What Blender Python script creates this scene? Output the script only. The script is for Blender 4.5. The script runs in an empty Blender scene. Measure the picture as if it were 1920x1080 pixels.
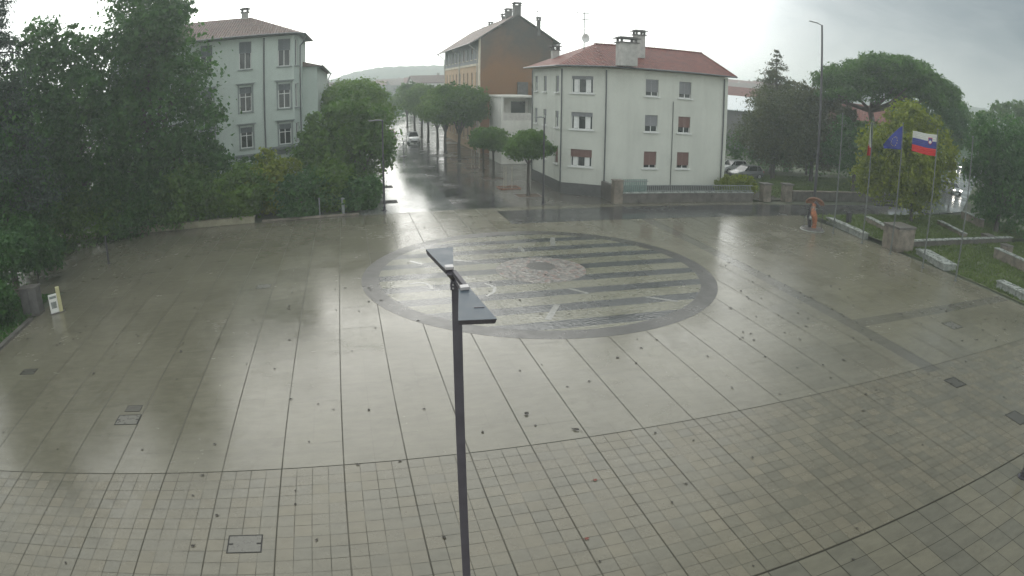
import bpy, math, random
import numpy as np
from mathutils import Vector, Matrix

random.seed(7)
RNG = np.random.default_rng(11)
SC = bpy.context.scene
COL = SC.collection
PI = math.pi
R = math.radians

# ------------------------------------------------------------------ camera model (wide webcam lens, measured from the paving grid)
YAW, PITCH, ROLL = 0.254342, 0.313982, 0.007996
C0, C1 = 0.786454, 0.034349
CAM = np.array([10.3016, -13.7108, 8.8943])


def _rot():
    f = np.array([math.sin(YAW) * math.cos(PITCH), math.cos(YAW) * math.cos(PITCH), -math.sin(PITCH)])
    r = np.array([math.cos(YAW), -math.sin(YAW), 0.0])
    u = np.cross(r, f)
    c, s = math.cos(ROLL), math.sin(ROLL)
    return c * r + s * u, -s * r + c * u, f


RX, RY, RF = _rot()


def ray(px, py):
    x = (px - 960) / 960
    y = -(py - 540) / 960
    r = max(math.hypot(x, y), 1e-9)
    th = r * (C0 + C1 * r * r)
    s = math.sin(th) / r
    return RX * (x * s) + RY * (y * s) + RF * math.cos(th)


def G(px, py, z=0.0):
    """point at height z seen at photo pixel (1920 x 1080)"""
    d = ray(px, py)
    return CAM + d * ((z - CAM[2]) / d[2])


def DP(px, py, D):
    """point at horizontal distance D seen at the photo pixel"""
    d = ray(px, py)
    return CAM + d * (D / math.hypot(d[0], d[1]))


cd = bpy.data.cameras.new('camera')
co = bpy.data.objects.new('camera', cd)
COL.objects.link(co)
SC.camera = co
cd.type = 'PANO'
cd.panorama_type = 'FISHEYE_LENS_POLYNOMIAL'
cd.sensor_fit = 'HORIZONTAL'
cd.sensor_width = 36
cd.fisheye_fov = PI
cd.fisheye_polynomial_k0 = 0
cd.fisheye_polynomial_k1 = -C0 / 18
cd.fisheye_polynomial_k2 = 0
cd.fisheye_polynomial_k3 = -C1 / 18 ** 3
cd.fisheye_polynomial_k4 = 0
cd.clip_start = 0.05
cd.clip_end = 30000
co.matrix_world = Matrix(((RX[0], RY[0], -RF[0], CAM[0]), (RX[1], RY[1], -RF[1], CAM[1]),
                          (RX[2], RY[2], -RF[2], CAM[2]), (0, 0, 0, 1)))

# ------------------------------------------------------------------ render / colour
SC.render.engine = 'CYCLES'
SC.view_settings.view_transform = 'Standard'
SC.view_settings.look = 'None'
SC.view_settings.exposure = 0.55
SC.view_settings.gamma = 1.0
SC.cycles.use_denoising = True
SC.cycles.max_bounces = 8
SC.cycles.diffuse_bounces = 3
SC.cycles.glossy_bounces = 4
SC.cycles.transmission_bounces = 4
SC.cycles.transparent_max_bounces = 8
SC.cycles.volume_bounces = 1
SC.cycles.caustics_reflective = False
SC.cycles.caustics_refractive = False
SC.cycles.sample_clamp_indirect = 6.0

# ------------------------------------------------------------------ node helpers


class NT:
    def __init__(self, tree):
        self.t = tree
        self.n = tree.nodes
        self.l = tree.links

    def add(self, typ, **kw):
        nd = self.n.new(typ)
        for k, v in kw.items():
            setattr(nd, k, v)
        return nd

    def put(self, sock, v):
        if v is None:
            return
        if hasattr(v, 'is_linked') or hasattr(v, 'links'):
            self.l.new(v, sock)
        else:
            sock.default_value = v

    def math(self, op, a, b=None, c=None, clamp=False):
        nd = self.add('ShaderNodeMath', operation=op, use_clamp=clamp)
        self.put(nd.inputs[0], a)
        if b is not None:
            self.put(nd.inputs[1], b)
        if c is not None:
            self.put(nd.inputs[2], c)
        return nd.outputs[0]

    def noise(self, vec=None, scale=5.0, detail=4.0, rough=0.55, dist=0.0, dim='3D'):
        nd = self.add('ShaderNodeTexNoise', noise_dimensions=dim)
        if vec is not None:
            self.l.new(vec, nd.inputs['Vector'])
        nd.inputs['Scale'].default_value = scale
        nd.inputs['Detail'].default_value = detail
        nd.inputs['Roughness'].default_value = rough
        nd.inputs['Distortion'].default_value = dist
        return nd.outputs['Fac']

    def mapr(self, v, a, b, c, d, clamp=True):
        nd = self.add('ShaderNodeMapRange', clamp=clamp)
        self.put(nd.inputs[0], v)
        for i, q in enumerate((a, b, c, d)):
            self.put(nd.inputs[i + 1], q)
        return nd.outputs[0]

    def mix(self, f, a, b, mode='MIX'):
        nd = self.add('ShaderNodeMix', data_type='RGBA', blend_type=mode)
        self.put(nd.inputs[0], f)
        for i, q in ((6, a), (7, b)):
            if isinstance(q, (tuple, list)):
                q = tuple(q) + ((1.0,) if len(q) == 3 else ())
            self.put(nd.inputs[i], q)
        return nd.outputs[2]

    def white(self, v):
        nd = self.add('ShaderNodeTexWhiteNoise', noise_dimensions='3D')
        self.l.new(v, nd.inputs['Vector'])
        return nd.outputs['Value']

    def comb(self, x, y, z=0.0):
        nd = self.add('ShaderNodeCombineXYZ')
        for i, q in enumerate((x, y, z)):
            self.put(nd.inputs[i], q)
        return nd.outputs[0]

    def sep(self, v):
        nd = self.add('ShaderNodeSeparateXYZ')
        self.l.new(v, nd.inputs[0])
        return nd.outputs

    def coord(self, which='Object'):
        return self.add('ShaderNodeTexCoord').outputs[which]

    def scalev(self, v, s):
        nd = self.add('ShaderNodeVectorMath', operation='MULTIPLY')
        self.l.new(v, nd.inputs[0])
        nd.inputs[1].default_value = s
        return nd.outputs[0]

    def bump(self, h, strength=0.3, dist=0.02):
        nd = self.add('ShaderNodeBump')
        nd.inputs['Strength'].default_value = strength
        nd.inputs['Distance'].default_value = dist
        self.l.new(h, nd.inputs['Height'])
        return nd.outputs[0]


def new_mat(name):
    m = bpy.data.materials.new(name)
    m.use_nodes = True
    t = NT(m.node_tree)
    b = m.node_tree.nodes['Principled BSDF']
    return m, t, b


def mat(name, col, rough=0.6, var=0.12, scale=3.0, metal=0.0, bump=0.0, bscale=40.0, spec=0.5, stretch=None, col2=None):
    """plain procedural material: base colour with noise-driven wear and optional bump"""
    m, t, b = new_mat(name)
    v = t.coord('Object')
    if stretch:
        v = t.scalev(v, stretch)
    n = t.noise(v, scale, 6, 0.6)
    c2 = col2 if col2 else tuple(max(0.0, c * (1 - 2 * var)) for c in col)
    c1 = col if col2 else tuple(c * (1 + var) for c in col)
    f = t.mapr(n, 0.32, 0.68, 0, 1)
    t.l.new(t.mix(f, c2, c1), b.inputs['Base Color'])
    b.inputs['Metallic'].default_value = metal
    b.inputs['Specular IOR Level'].default_value = spec
    t.l.new(t.mapr(n, 0.3, 0.7, max(rough - 0.08, 0.03), min(rough + 0.08, 1)), b.inputs['Roughness'])
    if bump:
        t.l.new(t.bump(t.noise(v, bscale, 4), bump, 0.02), b.inputs['Normal'])
    return m


def leaf_mat(name, dark, light, trans=0.35):
    m, t, b = new_mat(name)
    geo = t.add('ShaderNodeNewGeometry')
    rnd = geo.outputs['Random Per Island']
    n = t.noise(t.coord('Object'), 0.45, 3)
    f = t.math('ADD', t.math('MULTIPLY', rnd, 0.45), t.mapr(n, 0.38, 0.62, 0, 0.6))
    c = t.mix(f, dark, light)
    t.l.new(c, b.inputs['Base Color'])
    b.inputs['Roughness'].default_value = 0.45
    b.inputs['Specular IOR Level'].default_value = 0.25
    tr = t.add('ShaderNodeBsdfTranslucent')
    t.l.new(t.mix(1.0, c, (1.0, 1.15, 0.55), 'MULTIPLY'), tr.inputs['Color'])
    mx = t.add('ShaderNodeMixShader')
    mx.inputs[0].default_value = trans
    t.l.new(b.outputs[0], mx.inputs[1])
    t.l.new(tr.outputs[0], mx.inputs[2])
    t.l.new(mx.outputs[0], t.n['Material Output'].inputs['Surface'])
    return m


# ------------------------------------------------------------------ mesh builder


class MB:
    def __init__(self):
        self.v = []
        self.f = []
        self.m = []

    def face(self, pts, mi=0):
        b = len(self.v)
        self.v.extend([tuple(map(float, p)) for p in pts])
        self.f.append(tuple(range(b, b + len(pts))))
        self.m.append(mi)

    def obox(self, c, ax, ay, az, mi=0):
        """box from centre and three half-axis vectors"""
        c, ax, ay, az = (np.array(q, float) for q in (c, ax, ay, az))
        b = len(self.v)
        for sz in (-1, 1):
            for sx, sy in ((-1, -1), (1, -1), (1, 1), (-1, 1)):
                self.v.append(tuple(c + sx * ax + sy * ay + sz * az))
        for q in ((3, 2, 1, 0), (4, 5, 6, 7), (0, 1, 5, 4), (1, 2, 6, 5), (2, 3, 7, 6), (3, 0, 4, 7)):
            self.f.append(tuple(b + i for i in q))
            self.m.append(mi)
        return self

    def box(self, x0, x1, y0, y1, z0, z1, mi=0):
        return self.obox(((x0 + x1) / 2, (y0 + y1) / 2, (z0 + z1) / 2), ((x1 - x0) / 2, 0, 0), (0, (y1 - y0) / 2, 0),
                         (0, 0, (z1 - z0) / 2), mi)

    def beam(self, p, q, w, h, mi=0, up=(0, 0, 1)):
        p, q, up = np.array(p, float), np.array(q, float), np.array(up, float)
        d = q - p
        L = np.linalg.norm(d)
        d = d / L
        s = np.cross(d, up)
        if np.linalg.norm(s) < 1e-4:
            s = np.cross(d, (1, 0, 0))
        s /= np.linalg.norm(s)
        u = np.cross(s, d)
        return self.obox((p + q) / 2, d * L / 2, s * w / 2, u * h / 2, mi)

    def tube(self, pts, rad, n=8, mi=0, cap=True):
        pts = [np.array(p, float) for p in pts]
        if not hasattr(rad, '__len__'):
            rad = [rad] * len(pts)
        b = len(self.v)
        prev = None
        for i, p in enumerate(pts):
            d = pts[min(i + 1, len(pts) - 1)] - pts[max(i - 1, 0)]
            d = d / (np.linalg.norm(d) + 1e-12)
            if prev is None:
                a = np.array((1.0, 0, 0)) if abs(d[0]) < 0.8 else np.array((0, 1.0, 0))
            else:
                a = prev
            s = a - d * np.dot(a, d)
            s /= np.linalg.norm(s)
            prev = s
            u = np.cross(d, s)
            for k in range(n):
                an = 2 * PI * k / n
                self.v.append(tuple(p + rad[i] * (math.cos(an) * s + math.sin(an) * u)))
        for i in range(len(pts) - 1):
            for k in range(n):
                k2 = (k + 1) % n
                self.f.append((b + i * n + k, b + i * n + k2, b + (i + 1) * n + k2, b + (i + 1) * n + k))
                self.m.append(mi)
        if cap:
            self.f.append(tuple(b + k for k in reversed(range(n))))
            self.m.append(mi)
            e = b + (len(pts) - 1) * n
            self.f.append(tuple(e + k for k in range(n)))
            self.m.append(mi)
        return self

    def lathe(self, c, prof, n=20, mi=0):
        """prof: (radius, z) pairs from bottom to top round a vertical axis at c"""
        return self.tube([(c[0], c[1], c[2] + z + 1e-6 * i) for i, (r, z) in enumerate(prof)], [r for r, z in prof], n, mi)

    def prism(self, poly, z0, z1, mi=0):
        """polygon (x, y) extruded in z"""
        n = len(poly)
        b = len(self.v)
        for z in (z0, z1):
            for x, y in poly:
                self.v.append((float(x), float(y), float(z)))
        self.f.append(tuple(b + i for i in reversed(range(n))))
        self.m.append(mi)
        self.f.append(tuple(b + n + i for i in range(n)))
        self.m.append(mi)
        for i in range(n):
            j = (i + 1) % n
            self.f.append((b + i, b + j, b + n + j, b + n + i))
            self.m.append(mi)
        return self

    def build(self, name, mats, parent=None, smooth=False, bevel=0.0):
        me = bpy.data.meshes.new(name)
        me.from_pydata(self.v, [], self.f)
        if not isinstance(mats, (list, tuple)):
            mats = [mats]
        for m in mats:
            me.materials.append(m)
        me.polygons.foreach_set('material_index', self.m)
        if smooth:
            me.polygons.foreach_set('use_smooth', [True] * len(self.f))
        me.update()
        o = bpy.data.objects.new(name, me)
        COL.objects.link(o)
        if smooth:
            try:
                me.set_sharp_from_angle(angle=R(40))
            except Exception:
                pass
        if bevel:
            bm = o.modifiers.new('bevel', 'BEVEL')
            bm.width = bevel
            bm.segments = 2
            bm.limit_method = 'ANGLE'
        return o


def tag(o, label, cat, group=None, kind=None):
    if label:
        o['label'] = label
    if cat:
        o['category'] = cat
    if group:
        o['group'] = group
    if kind:
        o['kind'] = kind
    return o


def thing(name, label, cat, loc=(0, 0, 0), group=None):
    """an Empty at a thing's base; its parts are built in world coordinates and parented to it"""
    o = bpy.data.objects.new(name, None)
    COL.objects.link(o)
    o.location = tuple(map(float, loc))
    o.empty_display_size = 0.3
    return tag(o, label, cat, group)


def struct(o):
    o['kind'] = 'structure'
    return o


def copy_tree(o, loc, rz=0.0, sc=1.0):
    """copy a thing with its parts and their sub-parts"""
    c = o.copy()
    COL.objects.link(c)
    c.location = tuple(map(float, loc))
    c.rotation_euler = (0, 0, rz)
    c.scale = (sc, sc, sc)
    for ch in list(o.children):
        d = ch.copy()
        COL.objects.link(d)
        d.parent = c
        for g in list(ch.children):
            e = g.copy()
            COL.objects.link(e)
            e.parent = d
    return c


# ------------------------------------------------------------------ materials
M = {}


def plaster(name, col, streak=0.08):
    m, t, b = new_mat(name)
    v = t.coord('Object')
    n = t.noise(v, 0.45, 6, 0.6)
    st = t.noise(t.scalev(v, (1.3, 1.3, 0.13)), 1.0, 5, 0.6)
    n3 = t.noise(v, 5, 5, 0.65)
    f = t.math('ADD', t.math('ADD', t.mapr(n, 0.3, 0.7, -0.06, 0.06), t.mapr(st, 0.45, 0.75, 0, -streak)), t.mapr(n3, 0.3, 0.7, -0.03, 0.03))
    c = t.mix(1.0, col, t.comb(*[t.math('ADD', f, 1.0)] * 3), 'MULTIPLY')
    t.l.new(c, b.inputs['Base Color'])
    b.inputs['Roughness'].default_value = 0.8
    b.inputs['Specular IOR Level'].default_value = 0.25
    t.l.new(t.bump(t.noise(v, 30, 4), 0.2, 0.02), b.inputs['Normal'])
    return m


M['white_paint'] = plaster('white_stucco', (0.525, 0.54, 0.485), 0.11)
M['mint'] = plaster('pale_mint_stucco', (0.45, 0.51, 0.465))
M['mint_trim'] = mat('grey_window_trim', (0.22, 0.25, 0.24), 0.7, 0.12, 2)
M['plinth'] = mat('dark_grey_plinth', (0.10, 0.10, 0.098), 0.5, 0.15, 2)
M['cream'] = mat('cream_trim', (0.62, 0.55, 0.43), 0.7, 0.08, 1.5)
M['peach'] = plaster('peach_stucco', (0.52, 0.37, 0.24), 0.2)
M['greyband'] = mat('grey_painted_wall', (0.24, 0.245, 0.25), 0.8, 0.08, 0.8)
M['dark_metal'] = mat('dark_metal_paint', (0.05, 0.047, 0.055), 0.35, 0.15, 6, spec=0.5)
M['lamp_brown'] = mat('brown_black_lamp_paint', (0.078, 0.070, 0.083), 0.38, 0.1, 4)
M['pole_grey'] = mat('grey_galvanised_pole', (0.16, 0.17, 0.165), 0.4, 0.1, 5, metal=0.5)
M['lamp_top'] = mat('wet_sky_toned_lamp_top', (0.075, 0.096, 0.116), 0.4, 0.06, 5, spec=0.15)  # bluish sky reflection put into the base colour of the head tops
M['lamp_pale'] = mat('pale_lamp_bracket', (0.42, 0.40, 0.40), 0.4, 0.08, 5)
M['glass_dark'] = mat('dark_window_glass', (0.022, 0.030, 0.030), 0.06, 0.3, 1, spec=0.6)
M['glass_grey'] = mat('grey_window_glass', (0.09, 0.11, 0.11), 0.08, 0.3, 1, spec=0.8)
M['frame_white'] = mat('white_window_frame', (0.66, 0.67, 0.65), 0.5, 0.05, 4)
M['shutter_grey'] = mat('grey_roller_shutter', (0.20, 0.205, 0.215), 0.6, 0.08, 4, stretch=(1, 1, 30))
M['shutter_slate'] = mat('slate_blue_blind', (0.10, 0.115, 0.125), 0.6, 0.08, 4, stretch=(1, 1, 30))
M['shutter_brown'] = mat('red_brown_roller_shutter', (0.16, 0.085, 0.072), 0.6, 0.1, 4, stretch=(1, 1, 30))
M['shutter_wood'] = mat('brown_wooden_shutter', (0.17, 0.10, 0.065), 0.6, 0.15, 4, stretch=(1, 1, 20))
M['gutter'] = mat('grey_gutter_metal', (0.10, 0.105, 0.11), 0.4, 0.1, 4, metal=0.3)
M['gutter_pale'] = mat('pale_gutter', (0.50, 0.48, 0.45), 0.5, 0.08, 3)
M['chimney'] = mat('grey_rendered_chimney', (0.40, 0.39, 0.365), 0.8, 0.12, 2, bump=0.2)
M['chimney_dark'] = mat('dark_sooty_chimney', (0.12, 0.115, 0.11), 0.8, 0.2, 2)
M['stone'] = mat('weathered_wall_stone', (0.20, 0.172, 0.14), 0.5, 0.28, 1.6, bump=0.3, bscale=14)
M['stone_pale'] = mat('pale_wet_limestone', (0.27, 0.285, 0.265), 0.28, 0.13, 2.5, bump=0.15, bscale=20)
M['stone_yellow'] = mat('yellowish_kerb_stone', (0.29, 0.27, 0.19), 0.5, 0.15, 2, bump=0.2, bscale=12)
M['stone_dark'] = mat('dark_wet_stone', (0.12, 0.11, 0.10), 0.35, 0.2, 2, bump=0.25, bscale=14)
M['bark'] = mat('wet_bark', (0.065, 0.055, 0.045), 0.7, 0.25, 5, bump=0.6, bscale=18, stretch=(1, 1, 0.25))
M['pine_bark'] = mat('red_brown_pine_bark', (0.10, 0.07, 0.055), 0.7, 0.25, 4, bump=0.6, bscale=14)
M['rust'] = mat('orange_rust_metal', (0.36, 0.13, 0.06), 0.55, 0.3, 5)
M['rust_dark'] = mat('dark_rust_metal', (0.17, 0.075, 0.038), 0.6, 0.3, 6)
M['white'] = mat('white_plastic', (0.72, 0.72, 0.68), 0.4, 0.04, 5)
M['yellow'] = mat('pale_yellow_panel', (0.50, 0.47, 0.26), 0.45, 0.08, 4)
M['green_fence'] = mat('grey_green_slat', (0.20, 0.27, 0.245), 0.5, 0.12, 3)
M['rail'] = mat('grey_rail_metal', (0.24, 0.26, 0.25), 0.4, 0.08, 4)
M['soil'] = mat('brown_tree_pit_soil', (0.11, 0.075, 0.05), 0.8, 0.3, 6)
M['wood_stake'] = mat('pale_wooden_stake', (0.42, 0.38, 0.31), 0.7, 0.15, 4)
M['orange_mesh'] = mat('dull_orange_edging', (0.23, 0.10, 0.055), 0.6, 0.2, 4)
M['tyre'] = mat('black_tyre_rubber', (0.02, 0.02, 0.02), 0.7, 0.1, 8)
M['rim'] = mat('silver_wheel_rim', (0.45, 0.46, 0.47), 0.3, 0.05, 8, metal=0.8)
M['brick_stack'] = mat('red_brick_house_wall', (0.22, 0.16, 0.13), 0.8, 0.15, 2)
M['far_wall'] = plaster('far_pale_house_wall', (0.62, 0.61, 0.56), 0.12)
M['far_grey'] = mat('far_grey_house_wall', (0.15, 0.145, 0.14), 0.8, 0.08, 0.5)
M['shed_roof'] = mat('pale_sheet_metal_roof', (0.50, 0.54, 0.55), 0.35, 0.06, 1, stretch=(6, 1, 1))

# leaves
M['lf_dark'] = leaf_mat('dark_green_leaves', (0.034, 0.094, 0.030), (0.086, 0.186, 0.048), 0.45)
M['lf_mid'] = leaf_mat('mid_green_leaves', (0.050, 0.112, 0.024), (0.118, 0.210, 0.040), 0.45)
M['lf_bright'] = leaf_mat('bright_green_leaves', (0.066, 0.136, 0.020), (0.145, 0.240, 0.036), 0.45)
M['lf_yellow'] = leaf_mat('yellow_green_leaves', (0.120, 0.160, 0.012), (0.270, 0.300, 0.028), 0.45)
M['lf_olive'] = leaf_mat('olive_brown_leaves', (0.038, 0.052, 0.020), (0.098, 0.110, 0.040), 0.35)
M['lf_pine'] = leaf_mat('pine_needle_tufts', (0.036, 0.092, 0.018), (0.090, 0.185, 0.034), 0.35)
M['lf_conifer'] = leaf_mat('blue_green_conifer_needles', (0.034, 0.058, 0.044), (0.072, 0.104, 0.075), 0.2)


def roof_tiles(name, c1, c2, axis='x'):
    """clay pantiles: ribs down the slope, courses across"""
    m, t, b = new_mat(name)
    v = t.coord('Object')
    s = t.sep(v)
    n = t.noise(v, 0.9, 5)
    n2 = t.noise(v, 9, 3)
    a = s[0] if axis == 'x' else s[1]
    rib = t.math('SINE', t.math('MULTIPLY', a, 2 * PI / 0.24))
    course = t.math('FRACT', t.math('MULTIPLY', s[2], 1 / 0.14))
    cell = t.comb(t.math('FLOOR', t.math('MULTIPLY', a, 1 / 0.24)), t.math('FLOOR', t.math('MULTIPLY', s[2], 1 / 0.14)))
    rnd = t.white(cell)
    f = t.math('ADD', t.math('MULTIPLY', rnd, 0.6), t.math('MULTIPLY', n, 0.5))
    c = t.mix(f, c2, c1)
    c = t.mix(t.mapr(n2, 0.55, 0.75, 0, 0.55), c, (0.10, 0.085, 0.07))
    t.l.new(c, b.inputs['Base Color'])
    b.inputs['Roughness'].default_value = 0.55
    b.inputs['Specular IOR Level'].default_value = 0.35
    h = t.math('ADD', t.math('MULTIPLY', rib, 0.5), t.math('MULTIPLY', course, 0.6))
    t.l.new(t.bump(h, 1.0, 0.12), b.inputs['Normal'])
    return m


M['roof_red'] = roof_tiles('red_clay_tiles', (0.25, 0.072, 0.050), (0.125, 0.040, 0.032), 'x')
M['roof_red_side'] = roof_tiles('red_clay_tiles_side', (0.25, 0.072, 0.050), (0.125, 0.040, 0.032), 'y')
M['roof_old'] = roof_tiles('old_brown_clay_tiles', (0.21, 0.13, 0.105), (0.11, 0.078, 0.068), 'x')
M['roof_old_side'] = roof_tiles('old_brown_clay_tiles_side', (0.21, 0.13, 0.105), (0.11, 0.078, 0.068), 'y')


def wet(t, b, v, base, lo=0.10, hi=0.34, strength=0.05):
    """rain-wet finish: film of water of uneven thickness drives the gloss"""
    film = t.noise(t.scalev(v, (1, 1, 1)), 0.22, 4, 0.6, 0.4)
    fine = t.noise(v, 2.2, 5, 0.6)
    f = t.math('ADD', t.math('MULTIPLY', film, 0.75), t.math('MULTIPLY', fine, 0.25))
    r = t.mapr(f, 0.38, 0.60, lo, hi)
    t.l.new(r, b.inputs['Roughness'])
    return film, fine


def paving_material():
    m, t, b = new_mat('wet_stone_paving')
    v = t.coord('Object')
    s = t.sep(v)
    X, Y = s[0], s[1]

    def line(val, period, half):          # 1 on the joint
        u = t.math('MULTIPLY', val, 1 / period)
        d = t.math('ABSOLUTE', t.math('SUBTRACT', t.math('FRACT', t.math('ADD', u, 0.5)), 0.5))
        return t.mapr(d, half / period * 0.6, half / period * 1.4, 1, 0)
    zone_tile = t.math('MULTIPLY', t.math('LESS_THAN', Y, 0.0), t.math('GREATER_THAN', Y, -6.35))
    zone_low = t.math('LESS_THAN', Y, -6.35)
    zone_up = t.math('GREATER_THAN', Y, 0.0)
    strip = line(X, 1.6, 0.018)
    tx = line(X, 0.4, 0.009)
    ty = line(Y, 0.395, 0.009)
    lx = line(X, 0.8, 0.010)
    ly = line(t.math('ADD', Y, 6.35), 0.62, 0.010)
    sid = t.math('FLOOR', t.math('MULTIPLY', X, 1 / 1.6))
    rnd = t.white(t.comb(sid, 0.0, 3.0))
    upv = t.math('ADD', Y, t.math('MULTIPLY', rnd, 2.4))
    cross = line(upv, 2.4, 0.009)
    mid = line(X, 0.8, 0.007)
    patch = t.noise(v, 0.35, 3)
    cross = t.math('MULTIPLY', cross, t.mapr(patch, 0.42, 0.6, 0.0, 0.75))
    mid = t.math('MULTIPLY', mid, t.mapr(patch, 0.45, 0.65, 0.0, 0.45))
    patch2 = t.noise(v, 0.8, 3)
    tiles = t.math('MULTIPLY', t.math('MAXIMUM', tx, ty), t.mapr(patch2, 0.35, 0.6, 0.30, 0.80))
    edge = t.math('MAXIMUM', line(t.math('ADD', Y, 0.0), 1e4, 0.018), line(t.math('ADD', Y, 6.35), 1e4, 0.028))
    j = t.math('MAXIMUM', t.math('MULTIPLY', strip, t.mapr(patch, 0.3, 0.55, 0.5, 0.8)), edge)
    j = t.math('MAXIMUM', j, t.math('MULTIPLY', zone_tile, tiles))
    j = t.math('MAXIMUM', j, t.math('MULTIPLY', zone_low, t.math('MAXIMUM', lx, ly)))
    j = t.math('MAXIMUM', j, t.math('MULTIPLY', zone_up, t.math('MAXIMUM', cross, mid)))
    # per-stone tone
    cell_t = t.comb(t.math('FLOOR', t.math('MULTIPLY', X, 1 / 0.4)), t.math('FLOOR', t.math('MULTIPLY', Y, 1 / 0.395)), 1.0)
    cell_l = t.comb(t.math('FLOOR', t.math('MULTIPLY', X, 1 / 0.8)), t.math('FLOOR', t.math('MULTIPLY', t.math('ADD', Y, 6.35), 1 / 0.62)), 2.0)
    cell_u = t.comb(sid, t.math('FLOOR', t.math('MULTIPLY', upv, 1 / 2.4)), 3.0)
    wt, wl, wu = t.white(cell_t), t.white(cell_l), t.white(cell_u)
    tone = t.math('ADD', t.math('MULTIPLY', zone_tile, t.mapr(wt, 0, 1, -0.08, 0.08)),
                  t.math('ADD', t.math('MULTIPLY', zone_low, t.mapr(wl, 0, 1, -0.07, 0.08)),
                         t.math('MULTIPLY', zone_up, t.mapr(wu, 0, 1, -0.07, 0.07))))
    n1 = t.noise(v, 0.16, 5, 0.6)
    n2 = t.noise(t.scalev(v, (1, 2.5, 1)), 1.3, 6, 0.65)
    tone = t.math('ADD', tone, t.math('ADD', t.mapr(n1, 0.3, 0.7, -0.10, 0.10), t.mapr(n2, 0.3, 0.7, -0.12, 0.12)))
    warm = t.mix(wt, (0.130, 0.122, 0.090), (0.136, 0.122, 0.086))
    low = t.mix(wl, (0.124, 0.118, 0.090), (0.132, 0.122, 0.088))
    up = t.mix(t.mapr(n1, 0.35, 0.65, 0, 1), (0.132, 0.123, 0.089), (0.150, 0.140, 0.104))
    c = t.mix(zone_tile, up, warm)
    c = t.mix(zone_low, c, low)
    # darker stone bands set in the paving
    bx = t.math('MULTIPLY', t.math('LESS_THAN', t.math('ABSOLUTE', t.math('SUBTRACT', X, 30.0)), 0.42), t.math('GREATER_THAN', Y, -0.4))
    by = t.math('MULTIPLY', t.math('LESS_THAN', t.math('ABSOLUTE', t.math('SUBTRACT', Y, 4.75)), 0.42), t.math('GREATER_THAN', X, 30.42))
    band = t.math('MAXIMUM', bx, by)
    c = t.mix(t.math('MULTIPLY', band, 0.55), c, (0.0780, 0.0750, 0.0660))
    c = t.mix(1.0, c, t.comb(*[t.math('ADD', tone, 1.0)] * 3), 'MULTIPLY')
    stain = t.mapr(t.noise(v, 0.75, 6, 0.7, 1.2), 0.58, 0.70, 0, 0.22)
    c = t.mix(stain, c, (0.055, 0.050, 0.036))
    c = t.mix(t.math('MULTIPLY', j, 0.88), c, (0.024, 0.022, 0.017))
    t.l.new(c, b.inputs['Base Color'])
    # water film: sits in shallow dips of single slabs, thinner elsewhere
    film = t.noise(v, 0.30, 5, 0.62, 0.5)
    fine = t.noise(v, 2.6, 5, 0.65)
    slab = t.math('ADD', t.math('MULTIPLY', zone_tile, t.math('MULTIPLY', wt, 0.16)), t.math('MULTIPLY', zone_up, t.math('MULTIPLY', wu, 0.05)))
    ff = t.math('ADD', t.math('ADD', t.math('MULTIPLY', film, 0.5), t.math('MULTIPLY', fine, 0.34)), slab)
    rgh = t.mapr(ff, 0.32, 0.66, 0.13, 0.35)
    rgh = t.math('MAXIMUM', rgh, t.math('MULTIPLY', j, 0.75))
    t.l.new(rgh, b.inputs['Roughness'])
    b.inputs['IOR'].default_value = 1.45
    t.l.new(t.mapr(j, 0, 1, 0.42, 0.05), b.inputs['Specular IOR Level'])
    h = t.math('ADD', t.math('MULTIPLY', t.noise(v, 1.1, 3), 0.35), t.math('MULTIPLY', t.noise(v, 14, 3), 0.08))
    t.l.new(t.bump(h, 0.14, 0.02), b.inputs['Normal'])
    return m


def ground_mat(name, c1, c2, lo, hi, scale=0.7, bump=0.15, joints=None):
    m, t, b = new_mat(name)
    v = t.coord('Object')
    n = t.noise(v, scale, 7, 0.65)
    c = t.mix(t.mapr(n, 0.3, 0.7, 0, 1), c1, c2)
    if joints:
        s = t.sep(v)
        for k, per in enumerate(joints):
            u = t.math('MULTIPLY', s[k], 1 / per)
            d = t.math('ABSOLUTE', t.math('SUBTRACT', t.math('FRACT', u), 0.5))
            c = t.mix(t.mapr(d, 0.004, 0.012, 0.7, 0), c, tuple(q * 0.35 for q in c1))
    t.l.new(c, b.inputs['Base Color'])
    film, fine = wet(t, b, v, None, lo, hi)
    t.l.new(t.bump(t.noise(v, 6, 5), bump, 0.02), b.inputs['Normal'])
    return m


M['paving'] = paving_material()
M['asphalt'] = ground_mat('wet_asphalt', (0.0450, 0.0450, 0.0450), (0.0638, 0.0630, 0.0615), 0.08, 0.28)
M['sidewalk'] = ground_mat('wet_pavement', (0.0945, 0.0875, 0.0756), (0.1225, 0.1134, 0.0966), 0.10, 0.30, joints=(1.2, 1.2))
M['path_light'] = ground_mat('pale_wet_stone_walk', (0.1400, 0.1435, 0.1400), (0.1820, 0.1834, 0.1785), 0.05, 0.16, joints=(0.9, 0.6))
M['terrain'] = ground_mat('damp_earth_and_grass', (0.050, 0.062, 0.036), (0.085, 0.088, 0.058), 0.6, 0.9, 0.05)
M['lawn'] = ground_mat('wet_lawn', (0.05, 0.066, 0.026), (0.085, 0.10, 0.038), 0.6, 0.85, 0.5, 0.6)
M['kerb'] = ground_mat('wet_kerb_stone', (0.10, 0.098, 0.09), (0.14, 0.137, 0.127), 0.3, 0.5)

# ------------------------------------------------------------------ ground, paving, roads
struct(MB().box(-740, 940, -60, 750, -1.0, -0.03).build('ground', M['terrain']))


def sheet(name, x0, x1, y0, y1, z, m):
    b = MB()
    b.face([(x0, y0, z), (x1, y0, z), (x1, y1, z), (x0, y1, z)])
    return struct(b.build(name, m))


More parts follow.
